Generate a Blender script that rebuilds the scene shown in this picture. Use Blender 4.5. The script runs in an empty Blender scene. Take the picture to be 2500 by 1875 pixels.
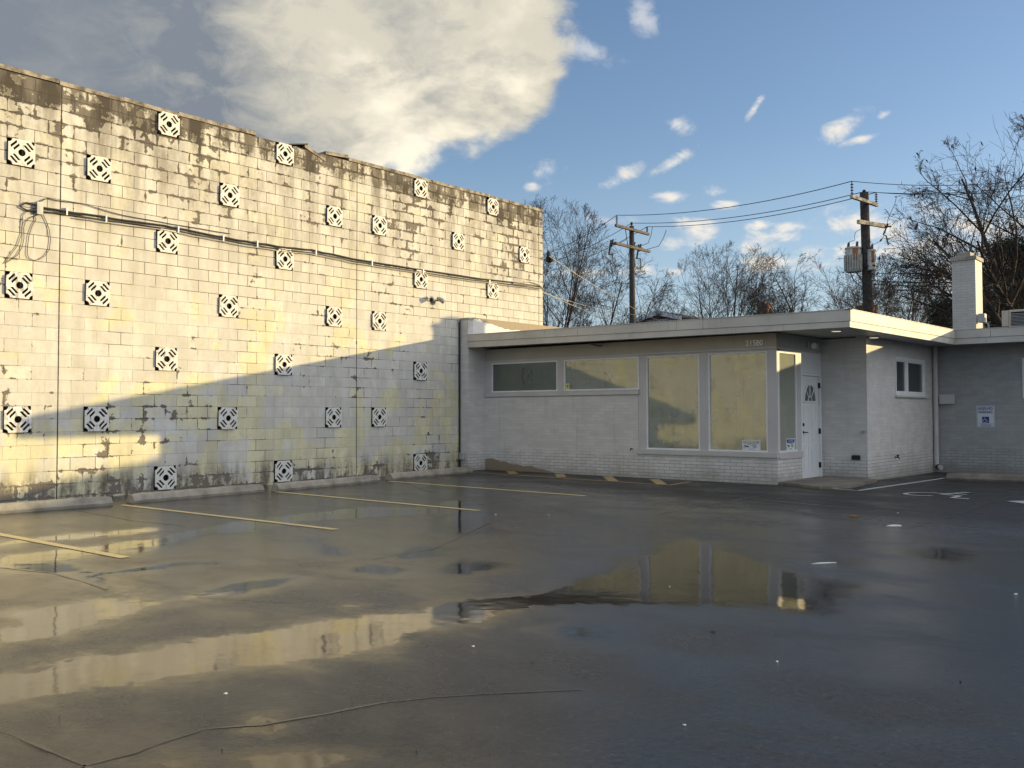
import bpy, math, random
import numpy as np
from mathutils import Vector, Matrix

# ------------------------------------------------------------------ camera
C = bpy.context.scene
col = C.collection
Z0 = 1.26                       # the survey below measures heights from the base row of vents; the ground is Z0 lower
F0, YAW, PITCH, ROLL = 2300.11, .695134, .0313348, -.00230699
CAM = np.array([14.917, -6.1678, .0694])
fw = np.array([-math.sin(YAW)*math.cos(PITCH), math.cos(YAW)*math.cos(PITCH), math.sin(PITCH)])
rt = np.array([math.cos(YAW), math.sin(YAW), 0.]); up = np.cross(rt, fw)
rt, up = rt*math.cos(ROLL)+up*math.sin(ROLL), -rt*math.sin(ROLL)+up*math.cos(ROLL)
cd = bpy.data.cameras.new('camera'); cam = bpy.data.objects.new('camera', cd); col.objects.link(cam)
cd.sensor_width = 36; cd.lens = 36*F0/2500; cd.clip_start = .1; cd.clip_end = 3000
M = Matrix(((rt[0], up[0], -fw[0], CAM[0]), (rt[1], up[1], -fw[1], CAM[1]), (rt[2], up[2], -fw[2], CAM[2]+Z0), (0, 0, 0, 1)))
cam.matrix_world = M
C.camera = cam

def ray(x, y): return fw+rt*(x-1250)/F0-up*(y-937.5)/F0
def onx(X, x, y): d = ray(x, y); return CAM+d*(X-CAM[0])/d[0]
def ony(Y, x, y): d = ray(x, y); return CAM+d*(Y-CAM[1])/d[1]
def hz(x, y):                  # ground height
    a = min(1, max(0, 1-x/7.5))*min(1, max(0, (y-5)/5))
    return -1.262+.022*a-.0078*min(8, max(0, y-10.4))
def G(x, y):                   # a surveyed point on the ground
    d = ray(x, y); z = -1.262
    for _ in range(6):
        p = CAM+d*(z-CAM[2])/d[2]; z = hz(p[0], p[1])
    return p
def azel(x, y):
    d = ray(x, y); d = d/np.linalg.norm(d)
    return math.degrees(math.atan2(d[1], d[0])), math.degrees(math.asin(d[2]))

# ------------------------------------------------------------------ light
SUN = Vector((1, 1.08, .2013)).normalized()
sd = bpy.data.lights.new('sun', 'SUN'); so = bpy.data.objects.new('sun', sd); col.objects.link(so)
sd.energy = 4.5; sd.angle = math.radians(.5); sd.color = (1, .765, .375)
so.rotation_euler = SUN.to_track_quat('Z', 'Y').to_euler(); so.location = (30, 30, 30)
C.view_settings.view_transform = 'Standard'; C.view_settings.look = 'None'
C.view_settings.exposure = .42; C.view_settings.gamma = 1
C.render.engine = 'CYCLES'
C.cycles.max_bounces = 8; C.cycles.transparent_max_bounces = 12
C.cycles.use_denoising = True

class NT:
    """terse node building"""
    def __init__(s, tree): s.t = tree; s.n = tree.nodes; s.l = tree.links
    def N(s, typ, ins=None, **kw):
        n = s.n.new(typ)
        for k, v in kw.items(): setattr(n, k, v)
        for k, v in (ins or {}).items(): s.set(n.inputs[k], v)
        return n
    def set(s, sock, v):
        if isinstance(v, bpy.types.NodeSocket): s.l.new(v, sock)
        else: sock.default_value = v
    def m(s, op, a, b=0., c=None, clamp=False):
        n = s.n.new('ShaderNodeMath'); n.operation = op; n.use_clamp = clamp
        s.set(n.inputs[0], a); s.set(n.inputs[1], b)
        if c is not None: s.set(n.inputs[2], c)
        return n.outputs[0]
    def ss(s, v, a, b, lo=0., hi=1.):
        n = s.n.new('ShaderNodeMapRange'); n.interpolation_type = 'SMOOTHSTEP'
        s.set(n.inputs[0], v); s.set(n.inputs[1], a); s.set(n.inputs[2], b); s.set(n.inputs[3], lo); s.set(n.inputs[4], hi)
        return n.outputs[0]
    def mix(s, f, a, b, typ='MIX'):
        n = s.n.new('ShaderNodeMix'); n.data_type = 'RGBA'; n.blend_type = typ
        s.set(n.inputs[0], f); s.set(n.inputs[6], a if isinstance(a, bpy.types.NodeSocket) else (*a[:3], 1)); s.set(n.inputs[7], b if isinstance(b, bpy.types.NodeSocket) else (*b[:3], 1))
        return n.outputs[2]
    def noise(s, vec, scale, detail=4, rough=.5, dist=0., out=0):
        n = s.N('ShaderNodeTexNoise', {'Scale': scale, 'Detail': detail, 'Roughness': rough, 'Distortion': dist})
        s.l.new(vec, n.inputs['Vector']); return n.outputs[out]
    def comb(s, x, y, z=0.):
        n = s.n.new('ShaderNodeCombineXYZ')
        s.set(n.inputs[0], x); s.set(n.inputs[1], y); s.set(n.inputs[2], z); return n.outputs[0]
    def sep(s, v):
        n = s.n.new('ShaderNodeSeparateXYZ'); s.l.new(v, n.inputs[0]); return n.outputs
    def scale(s, v, xyz):
        n = s.n.new('ShaderNodeVectorMath'); n.operation = 'MULTIPLY'; s.l.new(v, n.inputs[0]); n.inputs[1].default_value = xyz; return n.outputs[0]

# ------------------------------------------------------------------ sky
W = bpy.data.worlds.new("World"); C.world = W; W.use_nodes = True
w = NT(W.node_tree); w.n.clear()
sky = w.N('ShaderNodeTexSky', sky_type='NISHITA', sun_disc=False)
sky.sun_elevation = math.asin(SUN.z); sky.sun_rotation = math.atan2(SUN.x, SUN.y)
sky.air_density = 1.; sky.dust_density = .6; sky.ozone_density = 2.2; sky.altitude = 100
tc = w.N('ShaderNodeTexCoord').outputs['Generated']
dx, dy, dz = w.sep(tc)
AZ = w.m('MULTIPLY', w.m('ARCTAN2', dy, dx), 57.29578)
EL = w.m('MULTIPLY', w.m('ARCSINE', dz), 57.29578)
dv = w.scale(tc, (1, 1, 1.7))
nbig = w.noise(dv, 5.5, 8, .56, .25)
nfine = w.noise(dv, 22, 8, .62, .4)
nlow = w.noise(dv, 3.2, 3, .5)
def blob(px, py, rx, ry, rot=0.):       # a cloud centred where the survey saw it: azimuth, elevation, radii in degrees
    a0, e0 = azel(px, py); rx /= 40.; ry /= 40.; c, s_ = math.cos(math.radians(rot)), math.sin(math.radians(rot))
    u = w.m('MULTIPLY', w.m('SUBTRACT', a0, AZ), 1.); v = w.m('SUBTRACT', EL, e0)
    qx = w.m('ADD', w.m('MULTIPLY', u, c/rx), w.m('MULTIPLY', v, s_/rx)); qy = w.m('ADD', w.m('MULTIPLY', u, -s_/ry), w.m('MULTIPLY', v, c/ry))
    return w.m('SUBTRACT', 1., w.m('SQRT', w.m('ADD', w.m('MULTIPLY', qx, qx), w.m('MULTIPLY', qy, qy))))
def union(bs):
    r = bs[0]
    for b in bs[1:]: r = w.m('MAXIMUM', r, b)
    return r
big = union([blob(-100, 0, 800, 420), blob(450, 40, 760, 400), blob(860, 10, 470, 370), blob(1120, 60, 340, 290), blob(1230, 180, 190, 160, 20), blob(760, 240, 260, 120, -15), blob(1060, 260, 200, 90), blob(880, 340, 90, 75, -20)])
dbig = w.ss(w.m('ADD', big, w.m('ADD', w.m('MULTIPLY', w.m('SUBTRACT', nbig, .5), 1.25), w.m('MULTIPLY', w.m('SUBTRACT', nfine, .5), .45))), .04, .36)
thin = union([blob(1430, 120, 130, 38, -18), blob(1570, 40, 50, 60, 30), blob(900, 330, 210, 90, -20)])
dthin = w.ss(w.m('ADD', thin, w.m('MULTIPLY', w.m('SUBTRACT', nfine, .5), 2.0)), .2, 1.0, 0, .7)
small = union([blob(*q) for q in ((1345, 418, 62, 34, 8), (1300, 455, 26, 16), (1505, 440, 66, 26, 24), (1640, 400, 70, 20, 28), (1650, 478, 60, 20), (1748, 464, 36, 18), (2062, 308, 80, 30, 28), (2105, 340, 60, 14, 10), (2160, 278, 26, 12, 20),
  (1845, 262, 36, 12, 50), (1660, 305, 40, 24), (1700, 575, 75, 40), (1830, 590, 80, 36), (1650, 590, 50, 22), (1930, 577, 66, 22, -8), (1925, 560, 50, 16), (2080, 545, 120, 44, 4), (2250, 555, 220, 70, -2), (2330, 600, 200, 60), (2120, 610, 240, 30),
  (1900, 640, 140, 24), (1500, 540, 110, 22), (1850, 552, 40, 16), (1765, 500, 40, 14), (1690, 545, 90, 18), (2420, 560, 190, 70), (2420, 660, 260, 60), (1750, 660, 500, 18))])
dsmall = w.ss(w.m('ADD', small, w.m('MULTIPLY', w.m('SUBTRACT', nfine, .5), 2.8)), .10, 1.05, 0, .85)
# bright broken cloud added outside the picture to lift the ambient light
behind = w.m('MAXIMUM', w.m('MULTIPLY', w.ss(EL, 30, 38), .35), w.m('MULTIPLY', w.ss(AZ, 86, 70), w.ss(AZ, -70, -45)))
dback = w.m('MULTIPLY', w.m('MULTIPLY', w.ss(nbig, .40, .56), behind), w.ss(EL, 1, 5))
# cloud tone: cream where the low sun reaches, slate on the far side
azb = w.m('ADD', w.m('SUBTRACT', w.ss(AZ, 152, 143, .02, .92), w.m('MULTIPLY', w.ss(EL, 18.5, 13.5), .42)), w.m('MULTIPLY', w.m('SUBTRACT', nbig, .52), 1.9))
tone = w.m('ADD', azb, w.m('ADD', w.m('MULTIPLY', w.m('SUBTRACT', nfine, .5), 1.5), w.m('MULTIPLY', w.m('SUBTRACT', nlow, .5), 1.5)), clamp=True)
cb = w.mix(w.m('MULTIPLY', tone, w.ss(AZ, 156, 147, .25, 1.)), (.175, .20, .235), (.53, .50, .415))
hi = w.ss(w.m('ADD', nbig, w.ss(AZ, 143, 134, -.06, .08)), .56, .76)
cb = w.mix(hi, cb, (.82, .75, .60))
cs = w.mix(w.ss(nfine, .35, .62), (.40, .46, .56), (.76, .70, .60))
S = 1/.1
skyc = w.mix(1., sky.outputs[0], (1.75, 1.62, 1.72), 'MULTIPLY')
# slightly milky towards the horizon
skyc = w.mix(w.ss(EL, 17, 0, 0, .6), skyc, (.36*S, .47*S, .60*S))
c1 = w.mix(dthin, skyc, tuple(v*S for v in (.55, .56, .58)))
def sc(c, k): return w.mix(1., c, (k, k, k), 'MULTIPLY')
c2 = w.mix(dsmall, c1, w.scale(cs, (S, S, S)))
c3 = w.mix(dbig, c2, w.scale(cb, (S, S, S)))
c4 = w.mix(dback, c3, tuple(v*S for v in (1.3, 1.3, 1.3)))
bg = w.N('ShaderNodeBackground', {'Color': c4, 'Strength': .1})
w.l.new(bg.outputs[0], w.N('ShaderNodeOutputWorld').inputs[0])

# ------------------------------------------------------------------ materials
def newmat(name):
    m = bpy.data.materials.new(name); m.use_nodes = True; t = NT(m.node_tree); t.n.clear()
    out = t.N('ShaderNodeOutputMaterial'); b = t.N('ShaderNodeBsdfPrincipled'); t.l.new(b.outputs[0], out.inputs[0])
    return m, t, b, out
def simple(name, c, rough=.6, metal=0., var=.15, scale=6., bump=0., spec=.4):
    m, t, b, out = newmat(name); tcn = t.N('ShaderNodeTexCoord').outputs['Object']
    n = t.noise(tcn, scale, 6, .6)
    k = t.ss(n, .3, .7, 1-var, 1+var)
    vm = t.N('ShaderNodeVectorMath', operation='SCALE'); vm.inputs[0].default_value = c[:3]; t.l.new(k, vm.inputs['Scale'])
    t.l.new(vm.outputs[0], b.inputs['Base Color']); b.inputs['Roughness'].default_value = rough; b.inputs['Metallic'].default_value = metal
    b.inputs['Specular IOR Level'].default_value = spec
    if bump:
        bn = t.N('ShaderNodeBump', {'Strength': bump, 'Distance': .01, 'Height': t.noise(tcn, scale*6, 4)}); t.l.new(bn.outputs[0], b.inputs['Normal'])
    return m

def mat_block():
    m, t, b, out = newmat('painted_block')
    o = t.N('ShaderNodeTexCoord').outputs['Object']; X, Y, Z = t.sep(o)
    Zr = t.m('SUBTRACT', Z, Z0)
    uv = t.comb(t.m('ADD', t.m('ADD', X, Y), 40.64+.2032), t.m('ADD', Zr, 8.128))
    def brick(ms, sm):
        n = t.N('ShaderNodeTexBrick', {'Scale': 1., 'Mortar Size': ms, 'Mortar Smooth': sm, 'Bias': 0., 'Brick Width': .4064, 'Row Height': .2032,
            'Color1': (0, 0, 0, 1), 'Color2': (1, 1, 1, 1), 'Mortar': (.5, .5, .5, 1)})
        n.offset = .5; t.l.new(uv, n.inputs['Vector']); return n
    wob = t.noise(o, 14, 3, .5, 0, 1)
    b1 = brick(.0058, .35); b2 = brick(.045, 1.)
    nA = t.noise(o, .55, 3, .5)          # where paint is tired
    nB = t.noise(o, 3.2, 9, .66, .2)     # flake outlines
    nC = t.noise(o, 17, 7, .62, .1)
    nD = t.noise(t.scale(o, (1, 1.6, .35)), 2.2, 5, .6)   # vertical streaks
    perblock = t.sep(b1.outputs['Color'])[0]
    top = t.ss(Zr, 3.7, 5.2); top2 = t.ss(Zr, 4.82, 5.0); bot = t.ss(Zr, -.62, -1.2); lft = t.m('MULTIPLY', t.ss(Y, 1.2, -.4), t.ss(Y, -1.6, -.6))
    midlow = t.m('MULTIPLY', t.ss(Zr, .9, -.2), t.ss(Y, 8.2, 6.3))
    tired = t.m('ADD', t.m('ADD', t.m('MULTIPLY', t.ss(Zr, 2.4, 5.0), .105), t.m('MULTIPLY', top2, .085)), t.m('ADD', t.m('MULTIPLY', bot, .135), t.m('MULTIPLY', t.m('MULTIPLY', lft, t.ss(Zr, 2.9, 2.2)), .095)))
    tired = t.m('ADD', tired, t.m('MULTIPLY', midlow, .018))
    edge = t.m('MULTIPLY', b2.outputs['Fac'], t.ss(Zr, 1.6, 3.4, .085, .125))
    score = t.m('ADD', t.m('ADD', t.m('ADD', nB, t.m('MULTIPLY', t.m('SUBTRACT', nA, .5), .50)), tired), t.m('ADD', edge, t.m('MULTIPLY', t.m('SUBTRACT', nC, .5), .16)))
    score = t.m('ADD', score, t.m('MULTIPLY', t.m('SUBTRACT', perblock, .5), .05))
    peel = t.ss(score, .708, .720)
    # joints: open and dark above, and here and there below
    jn = t.m('ADD', t.m('ADD', t.noise(o, 1.1, 4, .6), t.m('MULTIPLY', nC, .25)), t.m('MULTIPLY', t.ss(Zr, 2.0, 2.5), .25))
    jd = t.ss(jn, .62, .74, .22, .95)
    joint = t.m('MULTIPLY', b1.outputs['Fac'], jd)
    # control joints, every five vent columns
    yy = t.m('ADD', Y, -.6096+60.96); fr = t.m('ABSOLUTE', t.m('SUBTRACT', t.m('MODULO', t.m('ADD', yy, 3.048), 6.096), 3.048))
    fr = t.m('ADD', fr, t.m('MULTIPLY', t.m('SUBTRACT', nC, .5), .008))
    cj = t.ss(fr, .013, .006)
    # paint coats: chalky white, yellowed cream
    coat = t.ss(t.m('ADD', t.noise(o, 1.0, 5, .55, .6), t.m('ADD', t.m('MULTIPLY', t.m('SUBTRACT', perblock, .5), .05), t.m('MULTIPLY', t.ss(Zr, 1.0, -.6), .10))), .53, .60)
    white = t.mix(nC, (.53, .515, .47), (.68, .665, .61))
    cream = t.mix(nC, (.60, .57, .40), (.70, .66, .45))
    paint = t.mix(t.m('MULTIPLY', coat, t.ss(Zr, 3.2, 1.2, .35, 1.)), white, cream)
    patch = t.ss(t.noise(o, 1.3, 5, .6, .3), .57, .64, 0, .55)
    paint = t.mix(t.m('MULTIPLY', patch, t.ss(Zr, 2.2, 1.2)), paint, (.62, .645, .665))
    tint = t.ss(perblock, 0, 1, .92, 1.04)
    paint = t.mix(1., paint, t.comb(tint, tint, tint), 'MULTIPLY')
    grime = t.m('MULTIPLY', t.m('ADD', t.m('ADD', t.ss(Zr, 2.0, 5.0, .25, 1.0), t.m('MULTIPLY', top2, 1.9)), t.m('MULTIPLY', bot, 1.5)), t.ss(t.m('ADD', nD, t.m('MULTIPLY', nC, .3)), .50, .85))
    paint = t.mix(t.m('MULTIPLY', grime, .75, clamp=True), paint, (.13, .115, .088))
    soft = t.m('MULTIPLY', t.ss(t.noise(o, 4, 8, .75), .42, .72), .42)
    paint = t.mix(soft, paint, (.40, .36, .29))
    raw = t.mix(t.noise(o, 30, 5, .7), (.115, .10, .085), (.22, .20, .165))
    raw = t.mix(t.m('MULTIPLY', t.ss(Zr, 4.3, 4.95), t.ss(nD, .38, .58)), raw, (.065, .056, .046))
    halo = t.m('MULTIPLY', t.ss(score, .67, .712), .25)
    c = t.mix(halo, paint, (.46, .42, .35))
    c = t.mix(peel, c, raw)
    c = t.mix(joint, c, (.07, .055, .045))
    c = t.mix(cj, c, (.05, .04, .035))
    t.l.new(c, b.inputs['Base Color']); b.inputs['Roughness'].default_value = .85; b.inputs['Specular IOR Level'].default_value = .25
    hgt = t.m('SUBTRACT', t.m('ADD', t.m('MULTIPLY', nC, .35), t.m('MULTIPLY', nB, .3)), t.m('ADD', t.m('MULTIPLY', b1.outputs['Fac'], t.m('ADD', jd, .3)), t.m('MULTIPLY', peel, .35)))
    bn = t.N('ShaderNodeBump', {'Strength': .55, 'Distance': .009, 'Height': hgt}); t.l.new(bn.outputs[0], b.inputs['Normal'])
    return m

def mat_brick(name, white=(.57, .555, .53), low=-.72, stain=False, chimney=False):
    m, t, b, out = newmat(name)
    o = t.N('ShaderNodeTexCoord').outputs['Object']; X, Y, Z = t.sep(o); Zr = t.m('SUBTRACT', Z, Z0)
    uv = t.comb(t.m('ADD', t.m('ADD', X, Y), 30.), t.m('ADD', Zr, 6.6+.02))
    n = t.N('ShaderNodeTexBrick', {'Scale': 1., 'Mortar Size': .0042, 'Mortar Smooth': .35, 'Bias': 0., 'Brick Width': .242, 'Row Height': .066,
        'Color1': (0, 0, 0, 1), 'Color2': (1, 1, 1, 1), 'Mortar': (.5, .5, .5, 1)}); n.offset = .5; t.l.new(uv, n.inputs['Vector'])
    pb = t.sep(n.outputs['Color'])[0]
    nz = t.noise(o, 2.4, 5, .6); nf = t.noise(o, 40, 4, .6)
    k = t.m('ADD', t.ss(pb, 0, 1, .93, 1.04), t.ss(nz, .3, .7, -.06, .05))
    cc = t.mix(1., white, t.comb(k, k, k), 'MULTIPLY')
    lowm = t.ss(t.m('ADD', Zr, t.m('MULTIPLY', t.m('SUBTRACT', nz, .5), .7)), low, low-.16)
    jf = t.m('MULTIPLY', n.outputs['Fac'], t.m('ADD', t.m('MULTIPLY', lowm, .72), t.ss(nz, .45, .7, .08, .26)))
    if chimney: jf = t.m('MULTIPLY', n.outputs['Fac'], .45)
    cc = t.mix(jf, cc, (.10, .10, .11))
    if stain:   # bare tan parging low at the left, with its own outline
        line = t.m('ADD', t.m('ADD', t.ss(X, .2, 3.9, -1.0, -1.34), t.m('MULTIPLY', t.m('SUBTRACT', t.noise(t.scale(o, (1, 1, .01)), 1.3, 3, .5), .5), .35)), t.m('MULTIPLY', t.m('SUBTRACT', nf, .5), .02))
        st = t.ss(t.m('SUBTRACT', line, Zr), 0, .012)
        cc = t.mix(st, cc, t.mix(nf, (.22, .17, .11), (.30, .24, .17)))
    spl = t.m('MULTIPLY', t.ss(t.m('ADD', Zr, t.m('MULTIPLY', t.m('SUBTRACT', nz, .5), .5)), -.95, -1.30), t.ss(nf, .25, .65, .25, .6)); cc = t.mix(spl, cc, (.19, .165, .13))
    run = t.m('MULTIPLY', t.ss(t.noise(t.scale(o, (5, 5, .35)), 2.2, 5, .6), .55, .72), .22); cc = t.mix(run, cc, (.26, .25, .22))
    sp = t.ss(t.m('ADD', t.noise(o, 9, 8, .7), t.m('MULTIPLY', t.ss(Zr, -1.0, -1.27), .12)), .74, .77)
    cc = t.mix(t.m('MULTIPLY', sp, .8), cc, (.16, .13, .11))
    t.l.new(cc, b.inputs['Base Color']); b.inputs['Roughness'].default_value = .62
    h = t.m('SUBTRACT', t.m('ADD', t.m('MULTIPLY', nf, .25), t.m('MULTIPLY', pb, .35)), t.m('MULTIPLY', n.outputs['Fac'], t.m('ADD', t.m('MULTIPLY', lowm, .6), .55)))
    bn = t.N('ShaderNodeBump', {'Strength': .5, 'Distance': .006, 'Height': h}); t.l.new(bn.outputs[0], b.inputs['Normal'])
    return m

def mat_redbrick():
    m, t, b, out = newmat('red_brick')
    o = t.N('ShaderNodeTexCoord').outputs['Object']; X, Y, Z = t.sep(o)
    n = t.N('ShaderNodeTexBrick', {'Scale': 1., 'Mortar Size': .01, 'Brick Width': .22, 'Row Height': .075, 'Color1': (.25, .075, .04, 1), 'Color2': (.36, .12, .07, 1), 'Mortar': (.3, .24, .2, 1)})
    t.l.new(t.comb(t.m('ADD', X, Y), Z), n.inputs['Vector']); t.l.new(n.outputs['Color'], b.inputs['Base Color']); b.inputs['Roughness'].default_value = .9
    return m

def mat_paint(name, c, var=.06, streak=.15):
    m, t, b, out = newmat(name); o = t.N('ShaderNodeTexCoord').outputs['Object']
    n1 = t.noise(o, 1.5, 5, .6); n2 = t.noise(t.scale(o, (6, 6, .8)), 2.5, 5, .6)
    k = t.ss(n1, .3, .7, 1-var, 1+var)
    cc = t.mix(1., c, t.comb(k, k, k), 'MULTIPLY')
    cc = t.mix(t.m('MULTIPLY', t.ss(n2, .58, .75), streak), cc, (.12, .105, .08))
    t.l.new(cc, b.inputs['Base Color']); b.inputs['Roughness'].default_value = .45
    bn = t.N('ShaderNodeBump', {'Strength': .25, 'Distance': .004, 'Height': t.noise(o, 9, 4)}); t.l.new(bn.outputs[0], b.inputs['Normal'])
    return m

def mat_glass(name, refl, tint, dust, reflc=(.80, .79, .60)):
    m, t, b, out = newmat(name); t.n.remove(b)
    o = t.N('ShaderNodeTexCoord').outputs['Object']
    g = t.N('ShaderNodeBsdfGlossy', {'Color': (*reflc, 1), 'Roughness': .045})
    bn = t.N('ShaderNodeBump', {'Strength': .05, 'Distance': .02, 'Height': t.noise(o, 1.6, 2)}); t.l.new(bn.outputs[0], g.inputs['Normal'])
    tr = t.N('ShaderNodeBsdfTransparent', {'Color': (*tint, 1)}); df = t.N('ShaderNodeBsdfDiffuse', {'Color': (.54, .57, .50, 1)})
    fr = t.N('ShaderNodeFresnel', {'IOR': 1.5})
    f = t.m('ADD', refl, t.m('MULTIPLY', fr.outputs[0], 1.1), clamp=True)
    m1 = t.N('ShaderNodeMixShader'); t.l.new(f, m1.inputs[0]); t.l.new(tr.outputs[0], m1.inputs[1]); t.l.new(g.outputs[0], m1.inputs[2])
    m2 = t.N('ShaderNodeMixShader'); t.l.new(t.ss(t.noise(o, 4, 6, .7), .3, .8, dust*.92, dust*1.08), m2.inputs[0]); t.l.new(m1.outputs[0], m2.inputs[1]); t.l.new(df.outputs[0], m2.inputs[2])
    t.l.new(m2.outputs[0], out.inputs[0]); return m

def mat_asphalt():
    m, t, b, out = newmat('wet_asphalt')
    o = t.N('ShaderNodeTexCoord').outputs['Object']; X, Y, Z = t.sep(o)
    at = t.N('ShaderNodeAttribute', attribute_name='wet').outputs['Fac']
    rg = t.N('ShaderNodeAttribute', attribute_name='film').outputs['Fac']; shn = t.N('ShaderNodeAttribute', attribute_name='sheen').outputs['Fac']
    n1 = t.noise(o, 1.3, 6, .6, .4); n2 = t.noise(o, 7, 6, .65); n3 = t.noise(o, 27, 7, .78); n4 = t.noise(o, 130, 3, .6)
    edge = t.m('ADD', t.m('MULTIPLY', t.m('SUBTRACT', n1, .5), .55), t.m('ADD', t.m('MULTIPLY', t.m('SUBTRACT', n2, .5), .55), t.m('MULTIPLY', t.m('SUBTRACT', n3, .5), .30)))
    pw = t.ss(t.m('ADD', at, edge), .47, .55); damp = t.ss(t.m('ADD', at, t.m('MULTIPLY', edge, 1.4)), .02, .52)
    fl = t.m('ADD', rg, t.m('MULTIPLY', t.m('SUBTRACT', t.noise(t.scale(o, (1, 1.6, 1)), .9, 6, .6, .3), .5), 1.9), clamp=True)
    dry = t.mix(n2, (.018, .0175, .017), (.034, .032, .029)); dry = t.mix(t.ss(n3, .56, .66, 0, .5), dry, (.075, .068, .056)); dry = t.mix(t.ss(n3, .47, .38, 0, .9), dry, (.004, .004, .004)); dry = t.mix(t.m('MULTIPLY', damp, .7), dry, (.012, .011, .010))
    wetc = t.mix(n2, (.010, .010, .010), (.020, .019, .018))
    cc = t.mix(pw, dry, wetc)
    t.l.new(cc, b.inputs['Base Color']); b.inputs['IOR'].default_value = 1.48
    r0 = t.ss(fl, 0, 1, .42, .11)
    rr = t.mix(t.m('MULTIPLY', damp, .75), t.comb(r0, r0, r0), (.11, .11, .11)); rr = t.mix(pw, rr, (.020, .020, .020)); t.l.new(t.sep(rr)[0], b.inputs['Roughness'])
    t.l.new(t.sep(t.mix(pw, t.comb(t.m('MULTIPLY', shn, t.ss(fl, 0, 1, .95, .80)), 0., 0.), (.95, 0, 0)))[0], b.inputs['Specular IOR Level'])
    st = t.mix(pw, t.comb(t.m('MULTIPLY', t.m('SUBTRACT', 1., t.m('MULTIPLY', damp, .7)), t.ss(fl, 0, 1, .95, .22)), 0., 0.), (.010, 0, 0))
    h = t.m('ADD', t.m('MULTIPLY', n3, .65), t.m('MULTIPLY', n4, .35))
    bn = t.N('ShaderNodeBump', {'Distance': .015, 'Height': h}); t.l.new(t.sep(st)[0], bn.inputs['Strength'])
    # slow swells of an old lot
    bn2 = t.N('ShaderNodeBump', {'Strength': .10, 'Distance': .04, 'Height': t.noise(o, 1.9, 3, .5)}); t.l.new(bn2.outputs[0], bn.inputs['Normal'])
    fin = t.N('ShaderNodeMix', data_type='VECTOR'); 
    t.l.new(bn.outputs[0], b.inputs['Normal']); t.n.remove(fin)
    return m

def mat_marking(name, c):
    m, t, b, out = newmat(name); o = t.N('ShaderNodeTexCoord').outputs['Object']
    n = t.noise(o, 26, 7, .7); worn = t.ss(n, .55, .66, 0, .75)
    t.l.new(t.mix(worn, c, (.07, .06, .045)), b.inputs['Base Color']); b.inputs['Roughness'].default_value = .3
    bn = t.N('ShaderNodeBump', {'Strength': .3, 'Distance': .003, 'Height': t.noise(o, 120, 3)}); t.l.new(bn.outputs[0], b.inputs['Normal'])
    return m
def mat_concrete(name='cast_concrete', c=(.34, .31, .25)):
    m, t, b, out = newmat(name); o = t.N('ShaderNodeTexCoord').outputs['Object']
    n = t.noise(o, 3, 7, .65); n2 = t.noise(o, 45, 4, .6)
    cc = t.mix(t.ss(n, .35, .7), tuple(v*.55 for v in c), c); cc = t.mix(t.ss(n2, .6, .75, 0, .5), cc, (.10, .09, .075))
    t.l.new(cc, b.inputs['Base Color']); b.inputs['Roughness'].default_value = .7
    bn = t.N('ShaderNodeBump', {'Strength': .5, 'Distance': .008, 'Height': n2}); t.l.new(bn.outputs[0], b.inputs['Normal'])
    return m
def mat_parapet():
    m, t, b, out = newmat('flaking_white_parapet'); o = t.N('ShaderNodeTexCoord').outputs['Object']; X, Y, Z = t.sep(o); Zr = t.m('SUBTRACT', Z, Z0)
    n = t.noise(o, 5, 5, .6); lim = t.m('ADD', t.ss(Y, 9.9, 11.4, 2.27, 2.10), t.m('MULTIPLY', t.m('SUBTRACT', n, .5), .16))
    k = t.ss(t.m('SUBTRACT', lim, Zr), 0, .01)
    cc = t.mix(k, (.27, .22, .16), t.mix(t.noise(t.scale(o, (1, 3, 1)), 9, 5), (.62, .61, .58), (.82, .81, .76)))
    t.l.new(cc, b.inputs['Base Color']); b.inputs['Roughness'].default_value = .7
    bn = t.N('ShaderNodeBump', {'Strength': .7, 'Distance': .02, 'Height': t.noise(t.scale(o, (1, 2, .6)), 8, 5)}); t.l.new(bn.outputs[0], b.inputs['Normal'])
    return m

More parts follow.
